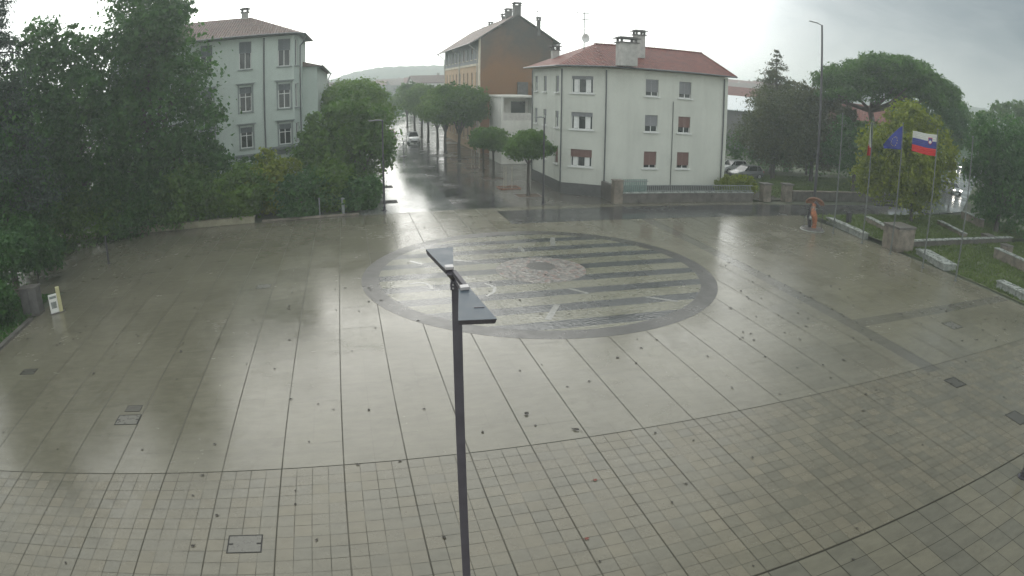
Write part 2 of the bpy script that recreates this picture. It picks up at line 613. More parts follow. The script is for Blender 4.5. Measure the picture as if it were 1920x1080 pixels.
def poly_sheet(name, pts, z, m):
    b = MB()
    b.face([(x, y, z) for x, y in pts])
    return struct(b.build(name, m))


# plaza: its left edge at x=-6 in front, wider behind; garden edge at x=43.9
poly_sheet('plaza_paving', [(-6.05, -16), (60, -16), (60, -8), (43.9, 1.5), (43.9, 24.6), (43.9, 31.05), (-30, 31.05), (-30, 17.5), (-6.05, 17.5)], 0.0, M['paving'])
sheet('cross_street', 20.5, 62, 25.6, 29.9, 0.004, M['asphalt'])
sheet('left_walk', 11.0, 17.75, 31.05, 190, 0.0, M['path_light'])
sheet('street', 17.9, 22.0, 31.05, 190, 0.0, M['asphalt'])
sheet('right_pavement', 22.15, 30.0, 31.05, 190, 0.004, M['sidewalk'])
struct(MB().box(17.75, 17.9, 31.05, 190, -0.1, 0.006).build('kerb', M['path_light']))
struct(MB().box(22.0, 22.15, 31.05, 190, -0.1, 0.006).build('kerb', M['sidewalk']))
poly_sheet('left_lawn', [(-40, -16), (-6.35, -16), (-6.35, 13.2), (-7.2, 17.2), (-40, 17.2)], 0.06, M['lawn'])
struct(MB().box(-6.35, -6.05, -16, 13.2, -0.1, 0.12).build('lawn_kerb', M['stone_dark']))
poly_sheet('left_garden', [(-60, 31.6), (11.0, 31.6), (11.0, 120), (-60, 120)], 0.02, M['terrain'])
poly_sheet('right_garden', [(44.3, -4), (130, -4), (130, 15.0), (62.5, 15.0), (49.0, 15.4), (44.3, 15.4)], 0.03, M['lawn'])
poly_sheet('upper_garden', [(44.3, 15.75), (62.5, 15.35), (130, 15.35), (130, 24.6), (44.3, 24.6)], 0.25, M['lawn'])
poly_sheet('house_garden', [(43.0, 31.6), (130, 31.6), (130, 33.6), (75, 60), (43.0, 60)], 0.06, M['lawn'])
poly_sheet('driveway', [(43.6, 31.5), (48.0, 31.5), (52.5, 44.0), (46.0, 46.0)], 0.075, M['sidewalk'])
poly_sheet('side_road', [(62, 25.6), (70, 27.0), (160, 83.0), (154, 90), (66, 36), (58, 29.9), (62, 29.9)], 0.085, M['asphalt'])

# ------------------------------------------------------------------ mosaic circle in the paving
CX, CY, CR = 19.18, 15.04, 8.56


def disc_pts(cx, cy, r, n=96):
    return [(cx + r * math.cos(2 * PI * k / n), cy + r * math.sin(2 * PI * k / n)) for k in range(n)]


def mosaic_mat():
    m, t, b = new_mat('striped_cobble_mosaic')
    v = t.coord('Object')
    s = t.sep(v)
    wob = t.mapr(t.noise(v, 1.2, 3), 0, 1, -0.06, 0.06)
    u = t.math('MULTIPLY', t.math('ADD', t.math('SUBTRACT', s[1], 13.6 - CY), wob), 1 / 1.85)
    d = t.math('ABSOLUTE', t.math('SUBTRACT', t.math('FRACT', t.math('ADD', u, 0.5)), 0.5))
    f = t.mapr(d, 0.205, 0.235, 1, 0)
    cob = t.add('ShaderNodeTexVoronoi')
    cob.inputs['Scale'].default_value = 8.0
    t.l.new(v, cob.inputs['Vector'])
    rnd = t.sep(cob.outputs['Color'])[0]
    n = t.noise(v, 0.5, 5)
    dark = t.mix(rnd, (0.018, 0.023, 0.026), (0.034, 0.040, 0.043))
    light = t.mix(rnd, (0.1044, 0.1044, 0.0706), (0.1548, 0.1476, 0.1008))
    c = t.mix(f, light, dark)
    c = t.mix(1.0, c, t.comb(*[t.mapr(n, 0.3, 0.7, 0.85, 1.12)] * 3), 'MULTIPLY')
    t.l.new(c, b.inputs['Base Color'])
    wet(t, b, v, None, 0.13, 0.38)
    b.inputs['Specular IOR Level'].default_value = 0.42
    t.l.new(t.bump(cob.outputs['Distance'], 0.22, 0.03), b.inputs['Normal'])
    return m


def pebble_mat():
    m, t, b = new_mat('pink_grey_pebbles')
    v = t.coord('Object')
    cob = t.add('ShaderNodeTexVoronoi')
    cob.inputs['Scale'].default_value = 5.5
    t.l.new(v, cob.inputs['Vector'])
    k = t.sep(cob.outputs['Color'])
    c = t.mix(t.mapr(k[0], 0.3, 0.7, 0, 1), (0.085, 0.08, 0.072), (0.185, 0.165, 0.145))
    c = t.mix(t.mapr(k[1], 0.8, 0.85, 0, 0.7), c, (0.17, 0.075, 0.055))
    c = t.mix(t.mapr(k[2], 0.82, 0.86, 0, 0.8), c, (0.05, 0.045, 0.04))
    t.l.new(c, b.inputs['Base Color'])
    b.inputs['Roughness'].default_value = 0.32
    t.l.new(t.bump(cob.outputs['Distance'], 0.5, 0.05), b.inputs['Normal'])
    return m


circ = thing('mosaic_circle', 'large round striped stone mosaic set flush in the wet plaza paving', 'paving mosaic', (CX, CY, 0))


def local_disc(name, cx, cy, r, z, m, ri=None):
    b = MB()
    if ri is None:
        b.face([(x, y, z) for x, y in disc_pts(cx, cy, r)])
    else:
        o, i = disc_pts(cx, cy, r), disc_pts(cx, cy, ri)
        for k in range(len(o)):
            j = (k + 1) % len(o)
            b.face([(*o[k], z), (*o[j], z), (*i[j], z), (*i[k], z)])
    return b


def attach(mb, name, mats, parent, **kw):
    """build in world coordinates, then express in the parent's space with the parent's own origin"""
    off = np.array(parent_world(parent))
    mb.v = [tuple(np.array(p) - off) for p in mb.v]
    o = mb.build(name, mats, None, **kw)
    o.parent = parent
    return o


def parent_world(o):
    p = Vector((0, 0, 0))
    while o is not None:
        p = p + Vector(o.location)
        o = o.parent
    return p


M['mosaic'] = mosaic_mat()
M['pebble'] = pebble_mat()
M['ring_stone'] = ground_mat('grey_brown_ring_cobbles', (0.024, 0.023, 0.021), (0.044, 0.042, 0.037), 0.25, 0.45, 2.0, 0.3)
M['inlay'] = mat('pale_polished_inlay', (0.20, 0.20, 0.18), 0.22, 0.06, 4)
attach(local_disc('x', CX, CY, CR, 0.004, None, CR - 0.82), 'outer_ring', M['ring_stone'], circ)
attach(local_disc('x', CX, CY, CR - 0.82, 0.004, None), 'striped_field', M['mosaic'], circ)
attach(local_disc('x', 19.3, 15.3, 2.2, 0.008, None), 'pebble_disc', M['pebble'], circ)
attach(local_disc('x', 19.45, 15.85, 0.72, 0.012, None), 'centre_stone', M['ring_stone'], circ)


def inlay(pxs, w=0.16):
    b = MB()
    pts = [G(x, y) for x, y in pxs]
    L = []
    Rr = []
    for i, p in enumerate(pts):
        d = pts[min(i + 1, len(pts) - 1)] - pts[max(i - 1, 0)]
        d = d / np.linalg.norm(d)
        nrm = np.array((-d[1], d[0], 0)) * w / 2
        L.append(p + nrm)
        Rr.append(p - nrm)
    for i in range(len(pts) - 1):
        b.face([(*L[i][:2], 0.009), (*Rr[i][:2], 0.009), (*Rr[i + 1][:2], 0.009), (*L[i + 1][:2], 0.009)])
    attach(b, 'inlay', M['inlay'], circ)


inlay([(1066, 541), (1105, 551)], 0.25)
inlay([(1045, 571), (1027, 600)], 0.26)
inlay([(1209, 556.5), (1271, 565.6)], 0.20)
inlay([(1036, 445), (1037, 462)], 0.28)
inlay([(769, 490), (793, 496)], 0.22)
inlay([(850, 488), (885, 490.6)], 0.22)
inlay([(974, 463), (983, 473)], 0.2)
inlay([(767, 533), (785, 530), (800, 532), (807, 537), (811, 543)], 0.16)
inlay([(908, 532), (920, 535), (928, 540), (926, 548), (912, 556)], 0.15)

# ------------------------------------------------------------------ manhole covers
M['iron'] = mat('wet_cast_iron', (0.016, 0.015, 0.013), 0.5, 0.2, 6, spec=0.25)
M['lid'] = mat('stone_filled_lid', (0.125, 0.12, 0.10), 0.3, 0.12, 5, spec=0.35)
M['lid_dark'] = mat('dark_stone_filled_lid', (0.075, 0.071, 0.058), 0.35, 0.12, 5, spec=0.3)


def manhole(c, w, h, label, lid='lid', slots=True, fw=0.045):
    x, y = c[0], c[1]
    r = thing('manhole_cover', label, 'manhole cover', (x, y, 0), 'manhole covers in the plaza paving')
    b = MB()
    for q in ((-w / 2, w / 2, -h / 2, -h / 2 + fw), (-w / 2, w / 2, h / 2 - fw, h / 2), (-w / 2, -w / 2 + fw, -h / 2 + fw, h / 2 - fw), (w / 2 - fw, w / 2, -h / 2 + fw, h / 2 - fw)):
        b.box(x + q[0], x + q[1], y + q[2], y + q[3], -0.02, 0.008)
    attach(b, 'frame', M['iron'], r)
    attach(MB().box(x - w / 2 + fw, x + w / 2 - fw, y - h / 2 + fw, y + h / 2 - fw, -0.02, 0.005), 'lid', M[lid], r)
    if slots:
        for sx in (-1, 1):
            cx = x + sx * (w / 2 - fw - 0.05)
            attach(MB().box(cx - 0.05, cx + 0.05, y - 0.025, y + 0.025, -0.02, 0.009), 'lifting_slot', M['iron'], r)


manhole(G(459, 1020), 0.80, 0.62, 'rectangular manhole cover with dark iron frame among the small tiles at the front', 'lid', fw=0.03)
manhole(G(240, 787), 0.82, 0.62, 'pale framed manhole cover on a paving strip beside a plain dark plate', 'lid', fw=0.03)
manhole(G(251, 766), 0.55, 0.42, 'small plain dark plate just behind a framed manhole cover', 'lid_dark', False, 0.012)
manhole(G(54, 697), 0.72, 0.50, 'manhole cover nearest the left lawn kerb, thin dark frame', 'lid_dark', True, 0.035)
manhole(G(1791, 717), 0.72, 0.72, 'manhole cover lying on the dark paving band at the right', 'lid_dark', True, 0.04)
manhole(G(1786, 610), 0.85, 0.80, 'manhole cover reflecting the sky in front of the garden benches', 'lid', False, 0.03)
manhole(G(1908, 783), 0.8, 0.8, 'manhole cover cut by the right edge of the picture', 'lid_dark', False, 0.03)
manhole(G(495, 537), 0.7, 0.6, 'small manhole cover on the left paving strips, thin joint frame', 'lid', False, 0.014)

# ------------------------------------------------------------------ fallen leaves
M['leaf_dead'] = mat('dark_wet_dead_leaf', (0.035, 0.028, 0.018), 0.45, 0.3, 20)
M['leaf_red'] = mat('red_brown_dead_leaf', (0.20, 0.05, 0.032), 0.5, 0.3, 20)


def leaf_mesh(seed, m):
    rg = random.Random(seed)
    b = MB()
    out = []
    n = 10
    for k in range(n):
        a = 2 * PI * k / n
        r = 0.055 * (1 + 0.25 * math.cos(a)) * rg.uniform(0.75, 1.2)
        out.append((r * math.cos(a) * 1.3, r * math.sin(a) * 0.85, 0.012 + rg.uniform(0, 0.028)))
    c = (0, 0, 0.010)
    for k in range(n):
        b.face([c, out[k], out[(k + 1) % n]])
    b.tube([(-0.06, 0, 0.012), (-0.11, 0.012, 0.012)], 0.004, 5)
    o = b.build('fallen_leaf', m)
    me = o.data
    bpy.data.objects.remove(o)
    return me


LV = [leaf_mesh(k, M['leaf_dead']) for k in range(5)]
LRED = leaf_mesh(9, M['leaf_red'])
lp = []
for pts, s, ox, oy in (
    ([(833, 50), (1135, 105), (1265, 128), (655, 500), (990, 475), (930, 618), (1340, 267), (1465, 290), (1535, 315), (1423, 463), (1360, 690), (1360, 750), (887, 710), (1000, 803), (890, 942), (1458, 915), (265, 498), (15, 420), (303, 1020), (517, 77), (430, 150)], .4074, 0, 640),
    ([(225, 318), (478, 312), (950, 338), (1020, 108), (920, 137), (748, 418), (1180, 410), (1543, 422), (172, 567), (367, 553), (570, 903), (1620, 742), (1287, 1015), (1480, 32), (1140, 210), (1240, 185), (148, 45), (992, 388)], .4074, 600, 640),
    ([(405, 228), (275, 347), (462, 373), (770, 475), (355, 620), (1018, 570), (785, 437), (795, 373), (837, 357), (710, 70), (480, 133), (1110, 50), (1143, 35), (1245, 100), (1340, 90), (180, 225), (760, 895), (745, 1017), (358, 1042), (630, 260), (530, 270), (710, 240), (1170, 165), (1040, 295), (1385, 270), (1335, 385), (95, 722), (125, 553), (540, 160), (700, 60), (850, 55), (935, 60), (1185, 245), (660, 310), (335, 75), (470, 75), (565, 110)], .4815, 1240, 560),
    ([(657, 320), (725, 335), (135, 365), (142, 375), (195, 425), (135, 430), (868, 423), (1440, 613), (1110, 490), (18, 365), (720, 382), (1885, 240), (1870, 255), (345, 38), (405, 70), (270, 370), (325, 243)], .3854, 640, 400),
    ([(1530, 748), (1430, 760), (970, 930), (1000, 795), (705, 755), (533, 863), (970, 955), (1440, 965), (1670, 978), (180, 590), (1050, 440)], .1875, 360, 400),
    ([(1300, 615), (1470, 615), (1350, 855), (1890, 950), (1150, 825), (1020, 965), (1130, 865), (1300, 690), (1505, 708), (1840, 570)], .1875, 0, 400),
    ([(600, 450), (570, 470), (1385, 375), (1165, 455), (1115, 595), (1490, 435), (1810, 535), (1470, 655), (1770, 810), (275, 405), (735, 408), (805, 345), (860, 280)], .1875, 0, 560),
    ([(500, 970), (435, 990), (675, 1028), (595, 890), (700, 890), (915, 998), (300, 1025), (350, 1070), (135, 960)], .315, 1480, 220),
):
    for x, y in pts:
        lp.append(G(ox + x * s, oy + y * s))
for k in range(75):
    if random.random() < 0.7:
        lp.append(G(random.uniform(1380, 1900), random.uniform(500, 640)))
    else:
        lp.append(G(random.uniform(150, 1400), random.uniform(450, 720)))
    if random.random() < 0.5:
        lp[-1][0] = round(lp[-1][0] / 1.6) * 1.6 + random.uniform(-0.07, 0.07)
big = {23: 1.7, 27: 1.3}
for k, p in enumerate(lp):
    if p[0] > 43.4 or p[0] < -5.6:
        continue
    o = bpy.data.objects.new('fallen_leaf', LV[k % 5])
    COL.objects.link(o)
    o.location = (p[0], p[1], 0.004)
    o.rotation_euler = (0, 0, random.uniform(0, 6.28))
    far = math.hypot(p[0] - CAM[0], p[1] - CAM[1])
    s = big.get(k, random.uniform(0.5, 0.85)) * (0.72 + far / 60)
    o.scale = (s * random.uniform(0.7, 1.3), s * random.uniform(0.7, 1.2), s)
    tag(o, 'small dark curled fallen leaf lying on the wet plaza paving', 'leaf', 'fallen leaves on the plaza')
for (x, y, l) in ((1115, 901, 'red fallen leaf lying flat on the small tiles'), (1099, 1011, 'dark red fallen leaf on a strip joint at the front of the tiles')):
    p = G(x, y)
    o = bpy.data.objects.new('fallen_leaf', LRED)
    COL.objects.link(o)
    o.location = (p[0], p[1], 0.004)
    o.scale = (0.8, 0.8, 0.8)
    tag(o, l, 'leaf')

# ------------------------------------------------------------------ walls with real openings


def wall_panel(mb, o, u, length, z0, z1, holes, depth=0.18, mi=0, nrm=None):
    """vertical wall from point o along unit u; holes = (u0, u1, za, zb); reveals go inwards against nrm"""
    o, u = np.array(o, float), np.array(u, float)
    us = sorted({0.0, length, *[h[0] for h in holes], *[h[1] for h in holes]})
    zs = sorted({z0, z1, *[h[2] for h in holes], *[h[3] for h in holes]})

    def P(a, z, d=0.0):
        q = o + u * a - nrm * d
        return (q[0], q[1], z)
    for i in range(len(us) - 1):
        for k in range(len(zs) - 1):
            a, bb, c, d = us[i], us[i + 1], zs[k], zs[k + 1]
            am, zm = (a + bb) / 2, (c + d) / 2
            if any(h[0] < am < h[1] and h[2] < zm < h[3] for h in holes):
                continue
            mb.face([P(a, c), P(bb, c), P(bb, d), P(a, d)], mi)
    for h in holes:
        a, bb, c, d = h
        mb.face([P(a, c), P(a, c, depth), P(a, d, depth), P(a, d)], mi)
        mb.face([P(bb, c), P(bb, d), P(bb, d, depth), P(bb, c, depth)], mi)
        mb.face([P(a, d), P(a, d, depth), P(bb, d, depth), P(bb, d)], mi)
        mb.face([P(a, c), P(bb, c), P(bb, c, depth), P(a, c, depth)], mi)


def window(bld, o, u, nrm, hole, depth=0.18, frame='frame_white', pane='glass_grey', shutter=None, shut=0.0, mull=1, transom=False, sill=None,
           hood=None, fw=0.06, curtain=False):
    """window part (frame) with pane / shutter / sill / hood sub-parts"""
    o, u, nrm = np.array(o, float), np.array(u, float), np.array(nrm, float)
    a, bb, c, d = hole
    w = bb - a

    def P(t, z, dd):
        q = o + u * t - nrm * dd
        return np.array((q[0], q[1], z))
    f = MB()
    dd = depth - 0.05

    def bar(t0, t1, za, zb, th=0.05):
        f.obox(P((t0 + t1) / 2, (za + zb) / 2, dd), u * (t1 - t0) / 2, nrm * th / 2, (0, 0, (zb - za) / 2))
    bar(a, a + fw, c, d)
    bar(bb - fw, bb, c, d)
    bar(a + fw, bb - fw, c, c + fw)
    bar(a + fw, bb - fw, d - fw, d)
    for k in range(mull):
        t = a + w * (k + 1) / (mull + 1)
        bar(t - fw * 0.5, t + fw * 0.5, c + fw, d - fw, 0.044)
    if transom:
        zt = c + (d - c) * 0.60
        bar(a + fw, bb - fw, zt - 0.03, zt + 0.03, 0.038)
    win = attach(f, 'window', M[frame], bld)
    g = MB()
    g.obox(P((a + bb) / 2, (c + d) / 2, depth - 0.012), u * (w / 2 - 0.002), nrm * 0.008, (0, 0, (d - c) / 2 - 0.002))
    attach(g, 'pane', M[pane], win)
    if curtain:
        for t0, t1 in ((a + w * 0.10, a + w * 0.30), (bb - w * 0.34, bb - w * 0.12)):
            q = MB()
            q.obox(P((t0 + t1) / 2, (c + d) / 2, depth - 0.026), u * (t1 - t0) / 2, nrm * 0.004, (0, 0, (d - c) / 2 - 0.08))
            attach(q, 'curtain', M['frame_white'], win)
    if shutter and shut > 0:
        zb = d - (d - c) * shut
        s = MB()
        nsl = max(2, int((d - zb) / 0.055))
        hgt = (d - zb) / nsl
        for k in range(nsl):
            z = zb + (k + 0.5) * hgt
            s.obox(P((a + bb) / 2, z, dd - 0.045), u * (w / 2 - 0.004), nrm * 0.010, (0, 0, hgt * 0.46))
        attach(s, 'shutter', M[shutter], win)
    if sill:
        s = MB()
        s.obox(P((a + bb) / 2, c - 0.045, -0.03), u * (w / 2 + 0.16), nrm * 0.09, (0, 0, 0.045))
        attach(s, 'sill', M[sill], win)
    if hood:
        s = MB()
        s.obox(P((a + bb) / 2, d + 0.22, -0.04), u * (w / 2 + 0.22), nrm * 0.10, (0, 0, 0.05))
        s.obox(P((a + bb) / 2, d + 0.31, -0.08), u * (w / 2 + 0.34), nrm * 0.14, (0, 0, 0.04))
        for sg in (-1, 1):
            s.obox(P((a + bb) / 2 + sg * (w / 2 + 0.10), (c + d) / 2, -0.012), u * 0.07, nrm * 0.02, (0, 0, (d - c) / 2 + 0.16))
        attach(s, 'hood', M[hood], win)
    return win


def downpipe(bld, x, y, z0, z1, m='gutter', r=0.06):
    attach(MB().tube([(x, y, z0), (x, y, z1 - 0.35), (x, y, z1 - 0.15)], r, 8), 'downpipe', M[m], bld)


def chimney(bld, x, y, z0, z1, w, d, m='chimney', cap=True, name='chimney'):
    b = MB()
    b.box(x - w / 2, x + w / 2, y - d / 2, y + d / 2, z0, z1)
    c = attach(b, name, M[m], bld)
    if cap:
        q = MB()
        q.box(x - w / 2 - 0.12, x + w / 2 + 0.12, y - d / 2 - 0.12, y + d / 2 + 0.12, z1, z1 + 0.08)
        for sx in (-1, 1):
            for sy in (-1, 1):
                q.box(x + sx * w * 0.42 - 0.08, x + sx * w * 0.42 + 0.08, y + sy * d * 0.4 - 0.08, y + sy * d * 0.4 + 0.08, z1 + 0.08, z1 + 0.34)
        b2 = z1 + 0.34
        q.prism([(x - w / 2 - 0.2, y - d / 2 - 0.2), (x + w / 2 + 0.2, y - d / 2 - 0.2), (x + w / 2 + 0.2, y + d / 2 + 0.2), (x - w / 2 - 0.2, y + d / 2 + 0.2)], b2, b2 + 0.07)
        q.prism([(x - w / 2 - 0.02, y - d / 2 - 0.02), (x + w / 2 + 0.02, y - d / 2 - 0.02), (x + w / 2 + 0.02, y + d / 2 + 0.02), (x - w / 2 - 0.02, y + d / 2 + 0.02)], b2 + 0.07, b2 + 0.16)
        attach(q, 'cap', M['chimney_dark'], c)
    return c


def antenna(bld, x, y, z0, h, dish=False, arms=2):
    b = MB()
    b.tube([(x, y, z0), (x, y, z0 + h)], 0.045, 6)
    for k in range(arms):
        z = z0 + h - 0.1 - 0.55 * k
        b.tube([(x - 0.75, y, z), (x + 0.5, y, z)], 0.035, 5)
        for j in range(5):
            xx = x - 0.6 + 0.25 * j
            b.tube([(xx - 0.1, y - 0.3, z), (xx + 0.1, y + 0.3, z)], 0.02, 4)
    a = attach(b, 'antenna', M['gutter'], bld)
    if dish:
        d = MB()
        n = 16
        rings = [(0.0, 0.10), (0.2, 0.07), (0.36, 0.0)]
        z = z0 + h * 0.35
        base = len(d.v)
        for (r, dep) in rings[1:]:
            for k in range(n):
                d.v.append((x + 0.1 + r * math.cos(2 * PI * k / n), y - 0.12 + dep - 0.02, z + r * 1.15 * math.sin(2 * PI * k / n)))
        d.v.append((x + 0.1, y - 0.12 + 0.1, z))
        for k in range(n):
            d.f.append((base + k, base + (k + 1) % n, base + n + (k + 1) % n, base + n + k))
            d.f.append((base + k, base + 2 * n, base + (k + 1) % n))
            d.m += [0, 0]
        attach(d, 'dish', M['frame_white'], a)
    return a


# ------------------------------------------------------------------ white apartment house on the corner
wb = thing('apartment_house', 'white three storey corner house with red tiled roof behind a railing', 'house', (34, 39, 0))
XL, XC0, YC0, XC1, YF, XR, YB = 27.35, 27.35, 36.2, 30.2, 34.0, 41.75, 44.9
EZ = 10.45
tops = (9.75, 6.78, 3.75)
walls = MB()
nL = np.array((-1.0, 0, 0))
nF = np.array((0, -1.0, 0))
cl = math.hypot(XC1 - XC0, YC0 - YF)
uC = np.array(((XC1 - XC0) / cl, (YF - YC0) / cl, 0))
nC = np.array((uC[1], -uC[0], 0))
# left side: o at far end, runs towards the camera
LEN_L = YB - YC0
oL, uL = np.array((XL, YB, 0)), np.array((0, -1.0, 0))
colsL = (0.85, 3.55, 6.9)
holesL = [(c, c + 0.85, z - 1.4, z) for c in colsL for z in tops]
wall_panel(walls, oL, uL, LEN_L, 0.95, EZ, holesL, nrm=nL)
oC = np.array((XC0, YC0, 0))
holesC = [(0.75, 2.55, z - 1.4, z) for z in tops]
wall_panel(walls, oC, uC, cl, 0.95, EZ, holesC, nrm=nC)
oF, uF = np.array((XC1, YF, 0)), np.array((1.0, 0, 0))


def frontx(px):
    d = ray(px, 200)
    return CAM[0] + d[0] / d[1] * (YF - CAM[1]) - XC1


fw0 = [frontx(1222) - 0.58, frontx(1284) - 0.58]
holesF = [(c, c + 1.16, z - 1.4, z) for c in fw0 for z in tops]
wall_panel(walls, oF, uF, XR - XC1, 0.95, EZ, holesF, nrm=nF)
walls.face([(XR, YF, 0.95), (XR, YB, 0.95), (XR, YB, EZ), (XR, YF, EZ)])
walls.face([(XR, YB, 0.95), (XL, YB, 0.95), (XL, YB, EZ), (XR, YB, EZ)])
attach(walls, 'wall', M['white_paint'], wb)
pl = MB()
o_ = 0.05
pl.prism([(XL - o_, YB), (XL - o_, YC0 - 0.02), (XC1 - 0.02, YF - o_), (XR + o_, YF - o_), (XR + o_, YB)], 0, 0.95)
attach(pl, 'plinth', M['plinth'], wb)
for c in colsL:
    for k, z in enumerate(tops):
        window(wb, oL, uL, nL, (c, c + 0.85, z - 1.4, z), pane='glass_dark', shutter='shutter_grey' if k < 2 else 'shutter_brown',
               shut=(0.95 if (k == 2 or random.random() < 0.35) else 0.4), sill='frame_white')
for k, z in enumerate(tops):
    window(wb, oC, uC, nC, (0.75, 2.55, z - 1.4, z), mull=2, pane='glass_dark', shutter='shutter_grey' if k < 2 else 'shutter_brown', shut=(0.2, 0.25, 0.45)[k], sill='frame_white', curtain=True)
for j, c in enumerate(fw0):
    for k, z in enumerate(tops):
        window(wb, oF, uF, nF, (c, c + 1.16, z - 1.4, z), pane='glass_dark', shutter='shutter_grey' if (k == 0 or (k == 1 and j == 0)) else 'shutter_brown',
               shut=(0.75, 0.65, 0.8)[k], sill='frame_white')
# roof: hip on the street side, gable at the right, eaves all round
ov = 0.62
ex0, ex1, ey0, ey1 = XL - ov, XR + 0.5, YF - ov, YB + ov
rz0 = EZ + 0.05
ry = (ey0 + ey1) / 2
rzt = rz0 + 2.15
rx0 = ex0 + 4.6
A1, A2 = (ex0, YC0 - 0.35, rz0), (XC1 - 0.35, ey0, rz0)
rf = MB()
th = 0.10
FR = [(*A2[:2], rz0), (ex1, ey0, rz0), (ex1, ry, rzt), (rx0, ry, rzt)]
CH = [A1, A2, (rx0, ry, rzt)]
LS = [(ex0, ey1, rz0), A1, (rx0, ry, rzt)]
BK = [(ex1, ey1, rz0), (ex0, ey1, rz0), (rx0, ry, rzt), (ex1, ry, rzt)]
for poly, mi in ((FR, 0), (CH, 0), (LS, 1), (BK, 0)):
    rf.face([(p[0], p[1], p[2] + th) for p in poly], mi)
rim_ = [A1, A2, (ex1, ey0, rz0), (ex1, ey1, rz0), (ex0, ey1, rz0)]
roof = attach(rf, 'roof', [M['roof_red'], M['roof_red_side']], wb)
sf = MB()
sf.face([(p[0], p[1], rz0) for p in rim_])
for i in range(len(rim_)):
    p, q = rim_[i], rim_[(i + 1) % len(rim_)]
    sf.face([(p[0], p[1], rz0), (q[0], q[1], rz0), (q[0], q[1], rz0 + th - 0.003), (p[0], p[1], rz0 + th - 0.003)])
sf.face([(ex1 - 0.5, YF, rz0), (ex1 - 0.5, YB, rz0), (ex1 - 0.5, ry, rzt)])
attach(sf, 'eaves', M['cream'], roof)
gt = MB()
gp = [(ex0 - 0.06, ey1, rz0 + 0.06), (ex0 - 0.06, A1[1], rz0 + 0.06), (A2[0] - 0.03, ey0 - 0.06, rz0 + 0.06), (ex1, ey0 - 0.06, rz0 + 0.06)]
gt.tube(gp, 0.07, 8)
attach(gt, 'gutter', M['gutter'], roof)
rid = MB()
rid.tube([(rx0, ry, rzt + th), (ex1, ry, rzt + th)], 0.11, 8)
rid.tube([(A2[0], A2[1], rz0 + th), (rx0, ry, rzt + th)], 0.08, 8)
rid.tube([(ex1 - 0.06, ey0, rz0 + th), (ex1 - 0.06, ry, rzt + th)], 0.08, 8)
attach(rid, 'ridge_tiles', M['roof_red'], roof)
for (x, y) in ((XC0 - 0.10, YC0 - 0.02), (XC1 - 0.02, YF - 0.11), (XR - 0.45, YF - 0.11), (XL - 0.1, YB - 0.3)):
    downpipe(wb, x, y, 0.95, EZ)
attach(MB().tube([(XC1 + frontx(1262), YF - 0.05, 0.95), (XC1 + frontx(1262), YF - 0.05, 8.0)], 0.035, 6), 'cable_duct', M['pole_grey'], wb)
p1 = DP(1175, 100, 51.5)
chimney(wb, p1[0], p1[1], 10.7, 12.55, 1.45, 1.0)
p2 = DP(1198, 90, 55.5)
chimney(wb, p2[0], p2[1], 11.6, 13.55, 0.85, 0.7)
p3 = DP(1041, 105, 59)
chimney(wb, p3[0], p3[1], 10.6, 12.15, 0.62, 0.62)
p4 = DP(1095, 90, 56)
antenna(wb, p4[0], p4[1], 11.9, 3.6, True)

# garden wall with railing in front of it
fr = thing('front_wall', 'low dark stone wall with white railing in front of the white house', 'wall', (36, 31.2, 0))
attach(MB().box(30.6, 43.0, 31.05, 31.35, 0, 0.78), 'base_wall', M['stone_dark'], fr, bevel=0.015)
attach(MB().box(30.58, 43.03, 31.0, 31.4, 0.78, 0.85), 'coping', M['stone_pale'], fr)
rl = MB()
rl.box(32.6, 43.0, 31.18, 31.24, 1.36, 1.42)
rl.box(32.6, 43.0, 31.19, 31.23, 0.93, 0.97)
x = 32.7
while x < 42.9:
    rl.box(x, x + 0.035, 31.195, 31.225, 0.85, 1.36)
    x += 0.17
attach(rl, 'railing', M['rail'], fr)
attach(MB().box(29.85, 30.6, 31.0, 31.6, 0, 1.75).box(29.8, 30.65, 30.95, 31.65, 1.75, 1.85), 'gate_pier', M['stone'], fr, bevel=0.02)
attach(MB().box(29.95, 30.25, 31.6, 33.9, 0, 1.35), 'return_wall', M['stone_dark'], fr)
gp_ = thing('green_screen', 'grey green slatted screen standing behind the low wall beside the stone pier', 'fence', (31.9, 32.1, 0))
b = MB()
for k in range(14):
    b.box(30.85 + k * 0.165, 30.85 + k * 0.165 + 0.12, 32.05, 32.09, 0.05, 1.75)
attach(b, 'slats', M['green_fence'], gp_)
attach(MB().box(30.8, 33.2, 32.0, 32.045, 1.55, 1.63).box(30.8, 33.2, 32.0, 32.045, 0.5, 0.58), 'rails', M['rail'], gp_)
# gate piers and boundary wall further right
for (px, l) in ((1438, 'weathered stone gate pier left of the driveway opening'), (1478, 'weathered stone gate pier right of the driveway opening')):
    g0 = G(px, 379)
    r = thing('gate_pier', l, 'pillar', (g0[0], g0[1] + 0.3, 0), 'stone gate piers at the driveway')
    attach(MB().box(g0[0] - 0.42, g0[0] + 0.42, g0[1], g0[1] + 0.7, 0, 1.5), 'shaft', M['stone'], r, bevel=0.03)
    attach(MB().box(g0[0] - 0.52, g0[0] + 0.52, g0[1] - 0.1, g0[1] + 0.8, 1.5, 1.62), 'cap', M['stone_dark'], r, bevel=0.02)
wl = thing('boundary_wall', 'long low dark boundary wall running right from the driveway piers', 'wall', (56, 31.6, 0))
attach(MB().box(47.9, 64, 31.5, 31.85, 0, 0.85), 'base_wall', M['stone_dark'], wl)
attach(MB().box(47.9, 64, 31.45, 31.9, 0.85, 0.92), 'coping', M['stone'], wl)

# ------------------------------------------------------------------ tall brown house down the street
bb_ = thing('brown_house', 'tall house with stained brown blind gable and peach street front', 'house', (32, 80, 0))


